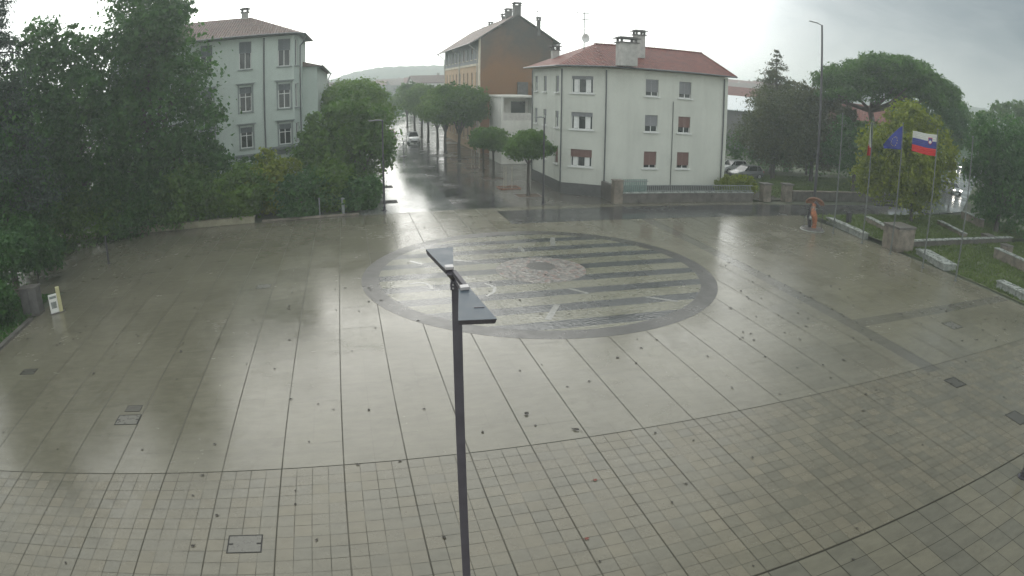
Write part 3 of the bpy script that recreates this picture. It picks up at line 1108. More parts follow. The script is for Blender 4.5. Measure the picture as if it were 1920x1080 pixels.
def gable_mat():
    m, t, b = new_mat('stained_ochre_plaster')
    v = t.coord('Object')
    s = t.sep(v)
    n = t.noise(v, 0.22, 6, 0.6, 0.5)
    n2 = t.noise(v, 1.4, 6, 0.65)
    hi = t.mapr(s[2], 9.5, 14.5, 0, 1)
    side = t.mapr(s[0], 1.6, 3.4, 0, 1)
    f = t.math('ADD', t.math('MULTIPLY', t.math('MAXIMUM', hi, side), 0.85), t.mapr(n, 0.3, 0.7, -0.35, 0.35), None, True)
    c = t.mix(f, (0.205, 0.098, 0.036), (0.060, 0.055, 0.047))
    c = t.mix(t.mapr(n2, 0.55, 0.75, 0, 0.5), c, (0.14, 0.10, 0.065))
    t.l.new(c, b.inputs['Base Color'])
    b.inputs['Roughness'].default_value = 0.85
    t.l.new(t.bump(n2, 0.3, 0.03), b.inputs['Normal'])
    return m


M['gable'] = gable_mat()
BX0, BX1, BY0, BY1, BE, BA = 27.0, 36.6, 67.5, 97.0, 14.95, 18.1
bxm = (BX0 + BX1) / 2
g = MB()
g.face([(BX0, BY0, 0), (BX1, BY0, 0), (BX1, BY0, BE), (bxm, BY0, BA), (BX0, BY0, BE)])
g.face([(BX1, BY0, 0), (BX1, BY1, 0), (BX1, BY1, BE), (BX1, BY0, BE)])
g.face([(BX1, BY1, 0), (BX0, BY1, 0), (BX0, BY1, BE), (bxm, BY1, BA), (BX1, BY1, BE)])
attach(g, 'gable_wall', M['gable'], bb_)
oB, uB = np.array((BX0, BY1, 0)), np.array((0, -1.0, 0))
LB_ = BY1 - BY0
colsB = [2.0 + 3.1 * k for k in range(9)]
holes_hi = [(c, c + 1.05, 12.35, 14.0) for c in colsB]
holes_lo = [(c, c + 1.05, z, z + 2.0) for c in colsB for z in (8.6, 4.9, 1.2)]
sw = MB()
wall_panel(sw, oB, uB, LB_, 11.75, BE, holes_hi, nrm=nL, mi=1)
wall_panel(sw, oB, uB, LB_, 0, 11.45, holes_lo, nrm=nL, mi=0)
sw.box(BX0 - 0.10, BX0 + 0.05, BY0 - 0.10, BY1, 11.45, 11.75, 2)
sw.box(BX0 - 0.07, BX0 + 0.06, BY0 - 0.07, BY0 + 0.8, 0, 11.45, 2)
sw.box(BX0 - 0.07, BX0 + 0.06, BY0 - 0.07, BY0 + 0.8, 11.75, BE, 2)
attach(sw, 'street_wall', [M['peach'], M['greyband'], M['cream']], bb_)
for h in holes_hi + holes_lo:
    window(bb_, oB, uB, nL, h, pane='glass_dark', shutter='shutter_wood', shut=random.choice((0.0, 0.5, 1.0)), sill='cream')
rf = MB()
x0, x1, y0, y1 = BX0 - 1.25, BX1 + 0.9, BY0 - 0.45, BY1 + 0.45
ze0 = BE - (BA - BE) / (bxm - BX0) * 1.25 + 0.12
ze1 = BE - (BA - BE) / (BX1 - bxm) * 0.9 + 0.12
zt = BA + 0.12
for z_, mi in ((0.16, 0), (0.0, 1)):
    rf.face([(x0, y0, ze0 + z_), (bxm, y0, zt + z_), (bxm, y1, zt + z_), (x0, y1, ze0 + z_)], mi)
    rf.face([(bxm, y0, zt + z_), (x1, y0, ze1 + z_), (x1, y1, ze1 + z_), (bxm, y1, zt + z_)], mi)
for a, c in (((x0, ze0), (bxm, zt)), ((bxm, zt), (x1, ze1))):
    rf.face([(a[0], y0, a[1]), (c[0], y0, c[1]), (c[0], y0, c[1] + 0.16), (a[0], y0, a[1] + 0.16)], 1)
for xx, zz in ((x0, ze0), (x1, ze1)):
    rf.face([(xx, y0, zz), (xx, y1, zz), (xx, y1, zz + 0.16), (xx, y0, zz + 0.16)], 1)
rfo = attach(rf, 'roof', [M['roof_old_side'], M['chimney_dark']], bb_)
attach(MB().tube([(x0 - 0.06, y0, ze0 + 0.08), (x0 - 0.06, y1, ze0 + 0.08)], 0.08, 8).tube([(x1 + 0.06, y0, ze1 + 0.08), (x1 + 0.06, y1, ze1 + 0.08)], 0.08, 8), 'gutter', M['gutter'], rfo)
for yy in (BY0 + 1.2, BY0 + 14.6, BY1 - 0.4):
    attach(MB().tube([(x0, yy, ze0), (BX0 - 0.12, yy, ze0 - 0.9), (BX0 - 0.12, yy, 0)], 0.07, 8), 'downpipe', M['gutter_pale'], bb_)
attach(MB().tube([(x1, BY0 - 0.2, ze1), (BX1 + 0.0, BY0 - 0.12, ze1 - 0.9), (BX1 - 0.1, BY0 - 0.12, 6)], 0.07, 8), 'downpipe', M['gutter'], bb_)
for (px, py, D, zt_, w) in ((969, 16, 84.5, 19.9, 0.9), (953, 22, 88, 19.5, 0.75), (945, 28, 92, 19.2, 0.6), (920, 36, 98, 18.6, 0.5), (1010, 40, 84, 17.9, 0.4)):
    p = DP(px, py, D)
    chimney(bb_, p[0], p[1], 15.5, zt_ - 0.4, w, w, 'chimney_dark', True)
for (px, D, h, ar, z0) in ((936, 95, 3.3, 1, 16.6), (960, 100, 3.6, 1, 17.2), (905, 100, 2.2, 1, 16.0), (1008, 84.5, 2.1, 1, 16.8)):
    p = DP(px, 20, D)
    antenna(bb_, p[0], p[1], z0, h, px == 936, ar)
# projecting bay on the gable foot
bay = MB()
bay.box(31.9, 33.2, BY0 - 0.5, BY0, 6.2, 9.3)
attach(bay, 'flue_box', M['chimney_dark'], bb_)

an = thing('annex', 'small pale flat roofed annex with a loggia under the brown gable', 'annex', (29, 58, 0))
b = MB()
ax0, ax1, ay0, ay1, azt = 27.05, 30.8, 56.0, 62.0, 7.5
b.box(ax0, ax1, ay0, ay1, 0, 4.9)
b.box(ax0, ax0 + 0.25, ay0, ay1, 4.9, azt)
b.box(ax1 - 0.25, ax1, ay0, ay1, 4.9, azt)
b.box(ax0 + 0.25, ax1 - 0.25, ay0 + 1.6, ay1, 4.9, azt)
b.box(ax0 - 0.1, ax1 + 0.1, ay0 - 0.1, ay1, azt, azt + 0.22)
attach(b, 'wall', M['far_wall'], an)
attach(MB().box(ax0 + 1.5, ax1 - 0.6, ay0 + 1.55, ay0 + 1.597, 4.95, 7.0), 'glass_door', M['glass_dark'], an)
attach(MB().box(ax0 + 0.25, ax1 - 0.25, ay0 + 0.02, ay0 + 0.12, 4.9, 5.75), 'parapet', M['gutter_pale'], an)

# ------------------------------------------------------------------ mint house on the left
ANG = R(12)
lb = thing('mint_house', 'pale mint four storey corner house with hooded windows behind trees', 'house', (0, 46, 0))
uM = np.array((-math.cos(ANG), -math.sin(ANG), 0))        # from corner to the left
nM = np.array((math.sin(ANG), -math.cos(ANG), 0))
CM = np.array((5.5, 44.6, 0))
LM = 17.0
HM = 14.15
oM = CM + uM * LM
uM2 = -uM


def mint_t(px):
    d = ray(px, 150)
    # intersection of the sight line with the facade
    A = np.array([[d[0], -uM2[0]], [d[1], -uM2[1]]])
    s = np.linalg.solve(A, (oM - CAM)[:2])
    return s[1]


cwins = [mint_t(460), mint_t(533)]
step = cwins[1] - cwins[0]
cwins = [cwins[0] - step, *cwins]
zs_ = ((11.35, 13.85), (7.55, 9.75), (3.95 + 0.35, 6.15))
hM = [(c - 0.55, c + 0.55, z[0], z[1]) for c in cwins for z in zs_]
hshop = [(mint_t(449), mint_t(500), 0.4, 2.4)]
mw = MB()
wall_panel(mw, oM, uM2, LM, 0, HM, hM + hshop, nrm=nM, depth=0.22)
# chamfer and street side
e1 = CM
e2 = CM + np.array((0.42, 0.95, 0))
lc = np.linalg.norm(e2 - e1)
uc2 = (e2 - e1) / lc
nc2 = np.array((uc2[1], -uc2[0], 0))
hc = [(0.2, lc - 0.2, z[0], z[1]) for z in zs_]
wall_panel(mw, e1, uc2, lc, 0, HM, hc, nrm=nc2, depth=0.22)
e3 = e2 + np.array((0, 4.0, 0))
mw.face([e2, e3, (*e3[:2], HM), (*e2[:2], HM)])
back = oM - nM * 11
mw.face([oM, back, (*back[:2], HM), (*oM[:2], HM)])
bk2 = np.array((e3[0], e3[1] + 5, 0))
mw.face([e3, bk2, (*bk2[:2], HM), (*e3[:2], HM)])
mw.face([bk2, back, (*back[:2], HM), (*bk2[:2], HM)])
attach(mw, 'wall', M['mint'], lb)
for c in cwins:
    for k, z in enumerate(zs_):
        window(lb, oM, uM2, nM, (c - 0.55, c + 0.55, *z), 0.22, pane='glass_dark', shutter='shutter_slate', shut=0.42 if k == 0 else 0.26, mull=1, transom=True, sill='mint_trim',
               hood=None if k == 0 else 'mint_trim', fw=0.07)
for z in zs_:
    window(lb, e1, uc2, nc2, (0.2, lc - 0.2, *z), 0.22, pane='glass_dark', mull=1, fw=0.06, sill='mint_trim')
window(lb, oM, uM2, nM, hshop[0], 0.22, pane='glass_dark', mull=2, frame='mint_trim')
cb = MB()
cz = 3.45
c0_ = oM + nM * 0.12
for z0_, z1_, off in ((cz, cz + 0.16, 0.10), (cz + 0.16, cz + 0.30, 0.18)):
    cb.prism([tuple((oM + nM * off)[:2]), tuple((e1 + nM * off + uM2 * 0.05)[:2]), tuple((e2 + nc2 * off)[:2]), tuple((e2 - nc2 * 0.05)[:2]), tuple((e1 - nM * 0.05)[:2]), tuple((oM - nM * 0.05)[:2])], z0_, z1_)
attach(cb, 'cornice', M['mint_trim'], lb)
bal = mint_t(525)
q = oM + uM2 * bal + nM * 0.25
attach(MB().obox((q[0], q[1], 4.12), uM2 * 1.7, nM * 0.28, (0, 0, 0.05)).obox((q[0], q[1], 3.98), uM2 * 1.5, nM * 0.15, (0, 0, 0.09)), 'ledge', M['mint_trim'], lb)
tp = mint_t(495)
q = oM + uM2 * tp + nM * 0.09
attach(MB().tube([(q[0], q[1], 3.8), (q[0], q[1], HM - 0.1)], 0.07, 8), 'downpipe', M['gutter'], lb)
# hip roof
pA = oM + nM * 0.7 - uM2 * 0.7
pB = e1 + nM * 0.7 + uM2 * 0.15
pC = e2 + nc2 * 0.55
pD = bk2 + np.array((0.75, 0, 0))
pE = back - nM * 0.7 - uM2 * 0.7
_a = DP(470, 34, 63.0)
r2 = np.array((_a[0], _a[1], 0.0))
r1 = r2 + uM * 6.0
zE, zR = HM + 0.05, HM + 2.35
rm = MB()


def z3(p, z):
    return (p[0], p[1], z)


for poly, mi in (([pA, pB, r2, r1], 0), ([pB, pC, r2], 1), ([pC, pD, r2], 1), ([pD, pE, r1, r2], 0), ([pE, pA, r1], 1)):
    rm.face([z3(p, (zR if (p is r1 or p is r2) else zE) + 0.14) for p in poly], mi)
mroof = attach(rm, 'roof', [M['roof_old'], M['roof_old_side']], lb)
sf = MB()
ring = [pA, pB, pC, pD, pE]
sf.face([z3(p, zE) for p in ring])
for i in range(5):
    p, q = ring[i], ring[(i + 1) % 5]
    sf.face([z3(p, zE), z3(q, zE), z3(q, zE + 0.137), z3(p, zE + 0.137)])
attach(sf, 'eaves', M['mint_trim'], mroof)
attach(MB().tube([z3(pA + nM * 0.07, zE + 0.08), z3(pB + nM * 0.07, zE + 0.08), z3(pC + nc2 * 0.07, zE + 0.08), z3(pD, zE + 0.08)], 0.08, 8)
       .tube([z3(pC + nc2 * 0.07, zE + 0.05), z3(pC - np.array((0.1, 0, 0)), zE - 0.7), z3(e2 + nc2 * 0.1, zE - 1.0), z3(e2 + nc2 * 0.1, 4)], 0.06, 8), 'gutter', M['gutter'], mroof)
chimney(lb, r2[0] - 0.55, r2[1] - 0.2, zR - 0.4, zR + 0.62, 0.62, 0.55, 'chimney', True)
# lower wing along the street
wg = thing('street_wing', 'lower plain mint wing of the left corner house along the street', 'house', (5, 65, 0))
w0, w1, wy0, wy1, wh = -4.0, 7.35, 50.2, 84.0, 11.35
attach(MB().box(w0, w1, wy0, wy1, 0, wh), 'wall', M['mint'], wg)
rw = MB()
xm = (w0 + w1) / 2
for zz in (0.0,):
    rw.face([(w1 + 0.5, wy0 - 0.3, wh + 0.02), (w1 + 0.5, wy1 + 0.4, wh + 0.02), (xm, wy1 - 4, wh + 1.7), (xm, wy0 + 1, wh + 1.7)], 0)
    rw.face([(w0 - 0.5, wy1 + 0.4, wh + 0.02), (w0 - 0.5, wy0 - 0.3, wh + 0.02), (xm, wy0 + 1, wh + 1.7), (xm, wy1 - 4, wh + 1.7)], 0)
    rw.face([(w1 + 0.5, wy1 + 0.4, wh + 0.02), (w0 - 0.5, wy1 + 0.4, wh + 0.02), (xm, wy1 - 4, wh + 1.7)], 0)
    rw.face([(w0 - 0.5, wy0 - 0.3, wh + 0.02), (w1 + 0.5, wy0 - 0.3, wh + 0.02), (xm, wy0 + 1, wh + 1.7)], 0)
rwo = attach(rw, 'roof', M['roof_old_side'], wg)
attach(MB().tube([(w1 + 0.55, wy0 - 0.3, wh), (w1 + 0.55, wy1 + 0.4, wh)], 0.09, 8).tube([(w1 + 0.5, wy1 + 0.3, wh), (w1 + 0.1, wy1 - 0.1, wh - 0.8), (w1 + 0.1, wy1 - 0.1, 0)], 0.08, 8), 'gutter', M['gutter'], rwo)

# ------------------------------------------------------------------ foliage
PXR = 8.19e-4                       # metres per photo pixel per metre of distance


def bl(D, *specs):
    """crown blobs from (px, py, radius px[, vertical squash])"""
    out = []
    for s in specs:
        c = DP(s[0], s[1], D + (s[4] if len(s) > 4 else 0))
        r = s[2] * D * PXR
        out.append((c[0], c[1], c[2], r, r, r * (s[3] if len(s) > 3 else 1.0)))
    return out


def leaf_cloud(name, blobs, n, size, m, parent, seed=1, clump=0.20, up=0.35, shell=0.42, aspect=0.62):
    n = int(n * 2.5)
    size = size * 0.98
    rg = np.random.default_rng(seed)
    B0 = np.array(blobs, float)
    if len(B0) < 60:                      # uneven outline: smaller boughs standing out of every main one
        ex = []
        for q in B0:
            for _ in range(4):
                d = rg.normal(size=3)
                d[2] = abs(d[2]) * 0.8 - 0.1
                d /= np.linalg.norm(d)
                f_ = rg.uniform(0.28, 0.46)
                ex.append(np.concatenate((q[:3] + d * q[3:6] * rg.uniform(0.78, 1.0), q[3:6] * f_)))
        B = np.concatenate((B0, np.array(ex)))
    else:
        B = B0
    wgt = (B[:, 3] * B[:, 5]) ** 1.0
    wgt /= wgt.sum()
    P = []
    O = []
    for b, w in zip(B, wgt):
        k = max(12, int(n * w))
        nc = max(6, k // 34)
        d = rg.normal(size=(nc, 3))
        d /= np.linalg.norm(d, axis=1)[:, None]
        rad = shell + (1 - shell) * rg.random(nc) ** 0.6
        rad *= rg.uniform(0.82, 1.10, nc)
        cc = d * rad[:, None]
        idx = rg.integers(0, nc, k)
        p = cc[idx] + rg.normal(size=(k, 3)) * clump * np.array((1, 1, 0.7))
        o = p / (np.linalg.norm(p, axis=1)[:, None] + 1e-6)
        P.append(b[:3] + p * b[3:6])
        O.append(o)
    P = np.concatenate(P)
    O = np.concatenate(O)
    P[:, 2] = np.maximum(P[:, 2], 0.12)
    k = len(P)
    nr = rg.normal(size=(k, 3)) * 0.75 + O * 0.6 + np.array((0, 0, up))
    nr /= np.linalg.norm(nr, axis=1)[:, None]
    t = rg.normal(size=(k, 3)) + np.array((0, 0, -0.3))
    t -= nr * (t * nr).sum(1)[:, None]
    t /= np.linalg.norm(t, axis=1)[:, None]
    bt = np.cross(nr, t)
    L = (size * (0.5 + 1.2 * rg.random(k) ** 1.6))[:, None]
    Wd = L * aspect
    V = np.empty((k, 4, 3))
    V[:, 0] = P - t * L * 0.5
    V[:, 1] = P + bt * Wd * 0.5 + nr * L * 0.12
    V[:, 2] = P + t * L * 0.5
    V[:, 3] = P - bt * Wd * 0.5 + nr * L * 0.12
    V = V.reshape(-1, 3) - np.array(parent_world(parent))
    me = bpy.data.meshes.new(name)
    me.vertices.add(4 * k)
    me.vertices.foreach_set('co', V.astype(np.float32).ravel())
    me.loops.add(4 * k)
    me.loops.foreach_set('vertex_index', np.arange(4 * k, dtype=np.int32))
    me.polygons.add(k)
    me.polygons.foreach_set('loop_start', np.arange(0, 4 * k, 4, dtype=np.int32))
    me.update(calc_edges=True)
    me.validate()
    me.materials.append(m)
    o = bpy.data.objects.new(name, me)
    COL.objects.link(o)
    o.parent = parent
    return o


def trunk_mesh(x, y, blobs, r0, seed=0, fork=0.45, zlow=None):
    rg = random.Random(seed)
    b = MB()
    cz = [q[2] for q in blobs]
    top = max(cz)
    low = min(q[2] - q[5] for q in blobs)
    zf = max(0.8, zlow if zlow is not None else low + (top - low) * 0.15)
    cx = sum(q[0] for q in blobs) / len(blobs)
    cy = sum(q[1] for q in blobs) / len(blobs)
    f = np.array((x + (cx - x) * 0.25, y + (cy - y) * 0.25, zf))
    b.tube([(x, y, -0.05), (x + rg.uniform(-.04, .04), y, 0.25), (x + (f[0] - x) * .5 + rg.uniform(-.08, .08), y + (f[1] - y) * .5, zf * .55), f],
           [r0 * 1.5, r0 * 1.08, r0 * .92, r0 * .8], 9)
    for q in sorted(blobs, key=lambda q: -q[3])[:9]:
        e = np.array(q[:3])
        mid = f * 0.5 + e * 0.5 + np.array((rg.uniform(-.3, .3), rg.uniform(-.3, .3), 0.25)) * q[3] * 0.3
        b.tube([f - (0, 0, 0.1), mid, e], [r0 * 0.6, r0 * 0.34, r0 * 0.10], 6)
        for k in range(3):
            d = np.array((rg.uniform(-1, 1), rg.uniform(-1, 1), rg.uniform(-.1, 1)))
            d = d / np.linalg.norm(d) * q[3] * 0.75
            s0 = f * 0.3 + e * 0.7 if k else mid
            b.tube([s0, s0 + d * .55 + (0, 0, .1), s0 + d], [r0 * .18, r0 * .10, r0 * .03], 5)
    return b


def tree(name, label, base, blobs, n, size, m, r0=0.2, group=None, cat='tree', seed=1, bark='bark', zlow=None, **kw):
    if base is None:
        base = (sum(q[0] for q in blobs) / len(blobs), sum(q[1] for q in blobs) / len(blobs))
    t = thing(name, label, cat, (base[0], base[1], 0), group)
    attach(trunk_mesh(base[0], base[1], blobs, r0, seed, zlow=zlow), 'trunk', M[bark], t, smooth=True)
    leaf_cloud('crown', blobs, n, size, M[m], t, seed, **kw)
    return t


LEFTG = 'big trees behind the low garden wall on the left'
# the big tree mass left of the mint house
tree('broadleaf_tree', 'tallest dark broadleaf tree on the left, its top cut by the picture edge', (-5.6, 35.6),
     bl(49.5, (275, 60, 95), (240, 110, 70), (338, 140, 70), (300, 215, 105), (378, 225, 42), (262, -40, 75), (318, 40, 50), (340, 310, 75), (230, 230, 80), (270, 330, 70), (395, 300, 32)),
     15000, 0.34, 'lf_dark', 0.42, LEFTG, seed=3)
tree('broadleaf_tree', 'rounded dark tree between the tallest left tree and the drooping conifer', (-13.0, 33.0),
     bl(48, (75, 95, 52), (140, 112, 58), (105, 190, 92), (55, 250, 95), (160, 265, 85), (60, 335, 85), (170, 345, 60)),
     13000, 0.34, 'lf_dark', 0.36, LEFTG, seed=4)
tree('broadleaf_tree', 'dark tree cut by the left edge, spreading over the lawn corner', (-14.5, 22.0),
     bl(42, (-40, 190, 80), (0, 270, 80), (20, 350, 75), (-40, 400, 90), (60, 400, 45)),
     9000, 0.30, 'lf_dark', 0.3, LEFTG, seed=5)


def conifer(label, base, z0, z1, rbase, n, m, seed, group=None, droop=0.25, size=0.3, lev=12):
    lev = int(lev * 1.6)
    t = thing('conifer', label, 'tree', (base[0], base[1], 0), group)
    rg = random.Random(seed)
    b = MB()
    b.tube([(base[0], base[1], 0), (base[0], base[1], z1)], [rbase * 0.09, 0.03], 8)
    bs = []
    for k in range(lev):
        f = k / (lev - 1)
        z = z0 + (z1 - z0) * f
        r = rbase * (1 - f) ** 0.8 + 0.15
        for j in range(5 if f < 0.8 else 3):
            a = rg.uniform(0, 2 * PI)
            rr = r * rg.uniform(0.75, 1.15)
            e = np.array((base[0] + rr * math.cos(a), base[1] + rr * math.sin(a), z - rr * droop))
            b.tube([(base[0], base[1], z), (np.array((base[0], base[1], z)) + e) / 2 + (0, 0, 0.1), e], [0.07, 0.05, 0.015], 5)
            for s in (0.45, 0.72, 0.95):
                c = np.array((base[0], base[1], z)) * (1 - s) + e * s
                bs.append((c[0], c[1], c[2], r * 0.34 + 0.15, r * 0.34 + 0.15, r * 0.12 + 0.16))
    attach(b, 'trunk', M['bark'], t, smooth=True)
    leaf_cloud('crown', bs, n, size, M[m], t, seed, 0.4, 0.3, 0.0, 0.3)
    return t


cpos = DP(-6, 200, 41)
conifer('sparse drooping conifer at the top left corner of the picture', cpos, 5.0, 19.5, 3.0, 7000, 'lf_conifer', 8, LEFTG, 0.18, 0.30, 15)

SH = 'shrubs behind the low garden wall on the left'
shr = [
    ('dark shrub with a pale yellowish crown nearest the yellow information pillar', (-9.6, 33.2), bl(47, (120, 420, 62), (175, 415, 52), (60, 430, 50)), 4200, 'lf_mid'),
    ('dark dense shrub behind the left half of the low wall', (-7.0, 33.5), bl(48, (225, 395, 62, 0.9), (280, 385, 60, 0.9)), 4200, 'lf_dark'),
    ('bright green shrub behind the middle of the low wall', (-2.6, 33.4), bl(47, (330, 385, 50, .8), (380, 372, 50), (350, 345, 40)), 4000, 'lf_mid'),
    ('bright green shrub at the right end of the low wall', (1.6, 33.6), bl(47, (430, 365, 46), (470, 350, 44), (455, 385, 42, .8)), 4200, 'lf_bright'),
    ('yellow green rounded shrub in front of the mint house shop window', (3.9, 35.2), bl(48, (505, 325, 38), (535, 330, 34), (515, 365, 44), (490, 345, 34)), 4200, 'lf_yellow'),
    ('dark shrub between the yellow green shrub and the white post', (6.2, 33.0), bl(46.5, (555, 370, 45), (585, 355, 36), (560, 392, 36)), 3800, 'lf_dark'),
    ('yellow green shrub beside the white post near the street lamp', (8.4, 34.2), bl(47.5, (620, 335, 40), (640, 350, 32), (600, 350, 34), (625, 375, 40)), 4000, 'lf_bright'),
    ('dark low shrub at the street corner on the left', (10.6, 34.0), bl(47, (668, 372, 34), (690, 355, 30), (650, 385, 28)), 3000, 'lf_dark'),
]
for k, (l, b, q, n, m) in enumerate(shr):
    tree('garden_shrub', l, b, q, n, 0.24, m, 0.07, SH, 'shrub', seed=20 + k)
for k, (l, b_, q_, n_) in enumerate((
        ('dark shrub at the left picture edge beside the grey utility cabinet', DP(-5, 560, 35), bl(35, (0, 500, 60), (-40, 520, 60), (25, 470, 40)), 4200),
        ('low dark shrub on the lawn corner in front of the grey utility cabinet', DP(-8, 590, 32), bl(32, (-12, 565, 40), (-40, 585, 50), (10, 560, 24)), 3600),
        ('dark shrub behind the grey utility cabinet and the information pillar', DP(70, 520, 38.5), bl(38.5, (60, 480, 40), (95, 470, 34), (40, 450, 44)), 3600))):
    tree('garden_shrub', l, b_, q_, n_, 0.2, 'lf_dark', 0.06, 'dark shrubs beside the left lawn', 'shrub', seed=34 + k)
hd = thing('hedge', 'long dark hedge closing off the garden behind the left trees', 'hedge', (-12, 39, 0))
leaf_cloud('leaves', [(-34 + 2.6 * k, 39.0 + 0.8 * math.sin(k), 1.7, 1.9, 1.4, 2.3) for k in range(15)], 9000, 0.30, M['lf_dark'], hd, 31)

# avenue trees, left side of the street
AV = 'avenue trees along the left side of the street'
tree('avenue_tree', 'dark avenue tree overhanging the left street lamp', (11.9, 38.2), bl(52.5, (650, 275, 62), (700, 285, 44), (690, 240, 48), (620, 250, 52), (590, 290, 44), (660, 225, 50), (640, 320, 44)),
     9500, 0.30, 'lf_mid', 0.2, AV, seed=41, zlow=2.2)
av0 = tree('avenue_tree', 'pale green avenue tree, tallest behind the dark one by the left street lamp', (11.6, 55.0),
           [(11.4, 55, 6.6, 3.3, 3.3, 2.9), (10.2, 54, 5.4, 2.4, 2.4, 2.0), (13.0, 55.5, 5.6, 2.3, 2.3, 2.0), (11.6, 56.6, 8.2, 2.2, 2.2, 1.7), (11.8, 53.6, 7.6, 2.2, 2.2, 1.8)],
           9000, 0.30, 'lf_bright', 0.18, AV, seed=42, zlow=2.4)
for k, (x, y, s, l) in enumerate(((11.4, 66, 1.0, 'second pale avenue tree up the left side of the street'), (11.2, 78, 1.03, 'third avenue tree up the left side of the street'),
                                 (11.5, 92, 1.0, 'fourth hazy avenue tree up the left side of the street'), (11.4, 108, 1.05, 'hazy avenue tree next to last on the left side'),
                                 (11.6, 128, 1.05, 'farthest hazy avenue tree on the left side of the street'))):
    c = copy_tree(av0, (x, y, 0), 1.3 * k + 0.8, s)
    c['label'] = l
# right side
AR = 'avenue trees along the right side of the street'
st0 = tree('avenue_tree', 'small ball shaped avenue tree nearest the white corner house', (24.4, 35.6),
           [(24.4, 35.6, 4.0, 1.45, 1.45, 1.05), (23.5, 35.5, 3.7, 1.0, 1.0, 0.75), (25.3, 35.6, 3.75, 1.05, 1.05, 0.75), (24.3, 35.2, 4.6, 1.05, 1.05, 0.72), (24.5, 36.3, 4.4, 1.05, 1.05, 0.75)],
           6500, 0.20, 'lf_mid', 0.13, AR, seed=50, zlow=2.6)
c = copy_tree(st0, (23.75, 45.35, 0), 2.0, 0.92)
c['label'] = 'second small ball shaped avenue tree before the white house side'
c = copy_tree(st0, (23.75, 49.9, 0), 4.1, 0.86)
c['label'] = 'third small avenue tree half hidden behind the second one'
tt0 = tree('avenue_tree', 'large full crowned avenue tree in front of the brown gable', (23.4, 62.0),
           [(23.3, 62, 6.6, 2.7, 2.7, 2.2), (21.9, 61.6, 5.7, 2.0, 2.0, 1.7), (25.2, 61.8, 5.9, 2.1, 2.1, 1.7), (24.4, 61.0, 7.4, 1.9, 1.9, 1.4), (22.6, 62.6, 7.5, 1.9, 1.9, 1.4), (24.2, 63.2, 5.2, 2, 2, 1.5)],
           9000, 0.28, 'lf_mid', 0.2, AR, seed=52, zlow=2.9)
tt1 = tree('avenue_tree', 'second large avenue tree up the right side', (22.9, 69.5),
           [(22.8, 69.5, 6.4, 2.1, 2.1, 2.1), (21.7, 69.0, 5.7, 1.5, 1.5, 1.3), (24.3, 70.1, 5.3, 1.6, 1.6, 1.3), (23.6, 68.8, 7.4, 1.3, 1.3, 1.2), (22.2, 70.4, 7.5, 1.2, 1.2, 1.2), (23.0, 70.7, 4.8, 1.6, 1.6, 1.1)],
           8000, 0.28, 'lf_bright', 0.2, AR, seed=58, zlow=2.7)
for k, (x, y, s, l) in enumerate(((22.9, 69.5, 0.97, 'second large avenue tree up the right side'), (23.0, 77.5, 1.0, 'third large avenue tree up the right side'),
                                 (22.8, 86.5, 1.02, 'fourth large avenue tree up the right side'), (23.0, 97, 1.05, 'hazy fifth avenue tree up the right side'),
                                 (23.0, 109, 1.05, 'hazy sixth avenue tree up the right side'), (23.0, 124, 1.08, 'hazy last avenue tree on the right side'))):
    if k == 0:
        continue
    c = copy_tree((tt0, tt1)[k % 2], (x, y, 0), 1.7 * k + 0.5, s * (1.0, 0.98, 0.94, 1.0)[k % 4])
    c['label'] = l
# tree pits, stakes
for (x, y, l) in ((24.4, 35.6, 'square brown tree pit under the nearest small avenue tree'), (23.75, 45.35, 'brown tree pit under the second small avenue tree'), (23.4, 62, 'brown tree pit under the large avenue tree'), (23.6, 53.4, 'brown tree pit of the staked sapling')):
    r = thing('tree_pit', l, 'tree pit', (x, y, 0), 'tree pits in the right pavement')
    attach(MB().box(x - 0.95, x + 0.95, y - 0.8, y + 0.8, -0.1, 0.012), 'soil', M['soil'], r)
    b = MB()
    for q in ((-1.03, 1.03, -0.88, -0.8), (-1.03, 1.03, 0.8, 0.88), (-1.03, -0.95, -0.8, 0.8), (0.95, 1.03, -0.8, 0.8)):
        b.box(x + q[0], x + q[1], y + q[2], y + q[3], -0.1, 0.03)
    attach(b, 'edging', M['kerb'], r)
r = thing('tree_pit', 'empty tree pit with orange plastic edging and bare stakes', 'tree pit', (23.8, 39.6, 0), 'tree pits in the right pavement')
attach(MB().box(22.95, 24.65, 38.9, 40.3, -0.1, 0.012), 'soil', M['soil'], r)
b = MB()
for q in ((22.9, 24.7, 38.83, 38.9), (22.9, 24.7, 40.3, 40.37), (22.9, 22.95, 38.9, 40.3), (24.65, 24.7, 38.9, 40.3)):
    b.box(*q, 0, 0.09)
attach(b, 'edging', M['orange_mesh'], r)
for (x, y) in ((23.3, 39.3), (24.0, 39.3), (23.65, 40.0)):
    attach(MB().tube([(x, y, 0), (x, y, 1.9)], 0.035, 6), 'stake', M['wood_stake'], r)
r = thing('staked_sapling', 'thin young sapling held by three pale wooden stakes', 'sapling', (23.6, 53.4, 0))
for (x, y) in ((23.2, 53.1), (24.0, 53.1), (23.6, 53.8)):
    attach(MB().tube([(x, y, 0), (x, y, 2.1)], 0.045, 6), 'stake', M['wood_stake'], r)
attach(MB().tube([(23.6, 53.4, 0), (23.6, 53.4, 2.6)], [0.04, 0.015], 6), 'trunk', M['bark'], r)
leaf_cloud('crown', [(23.6, 53.4, 2.6, 0.5, 0.5, 0.7)], 350, 0.16, M['lf_mid'], r, 60)

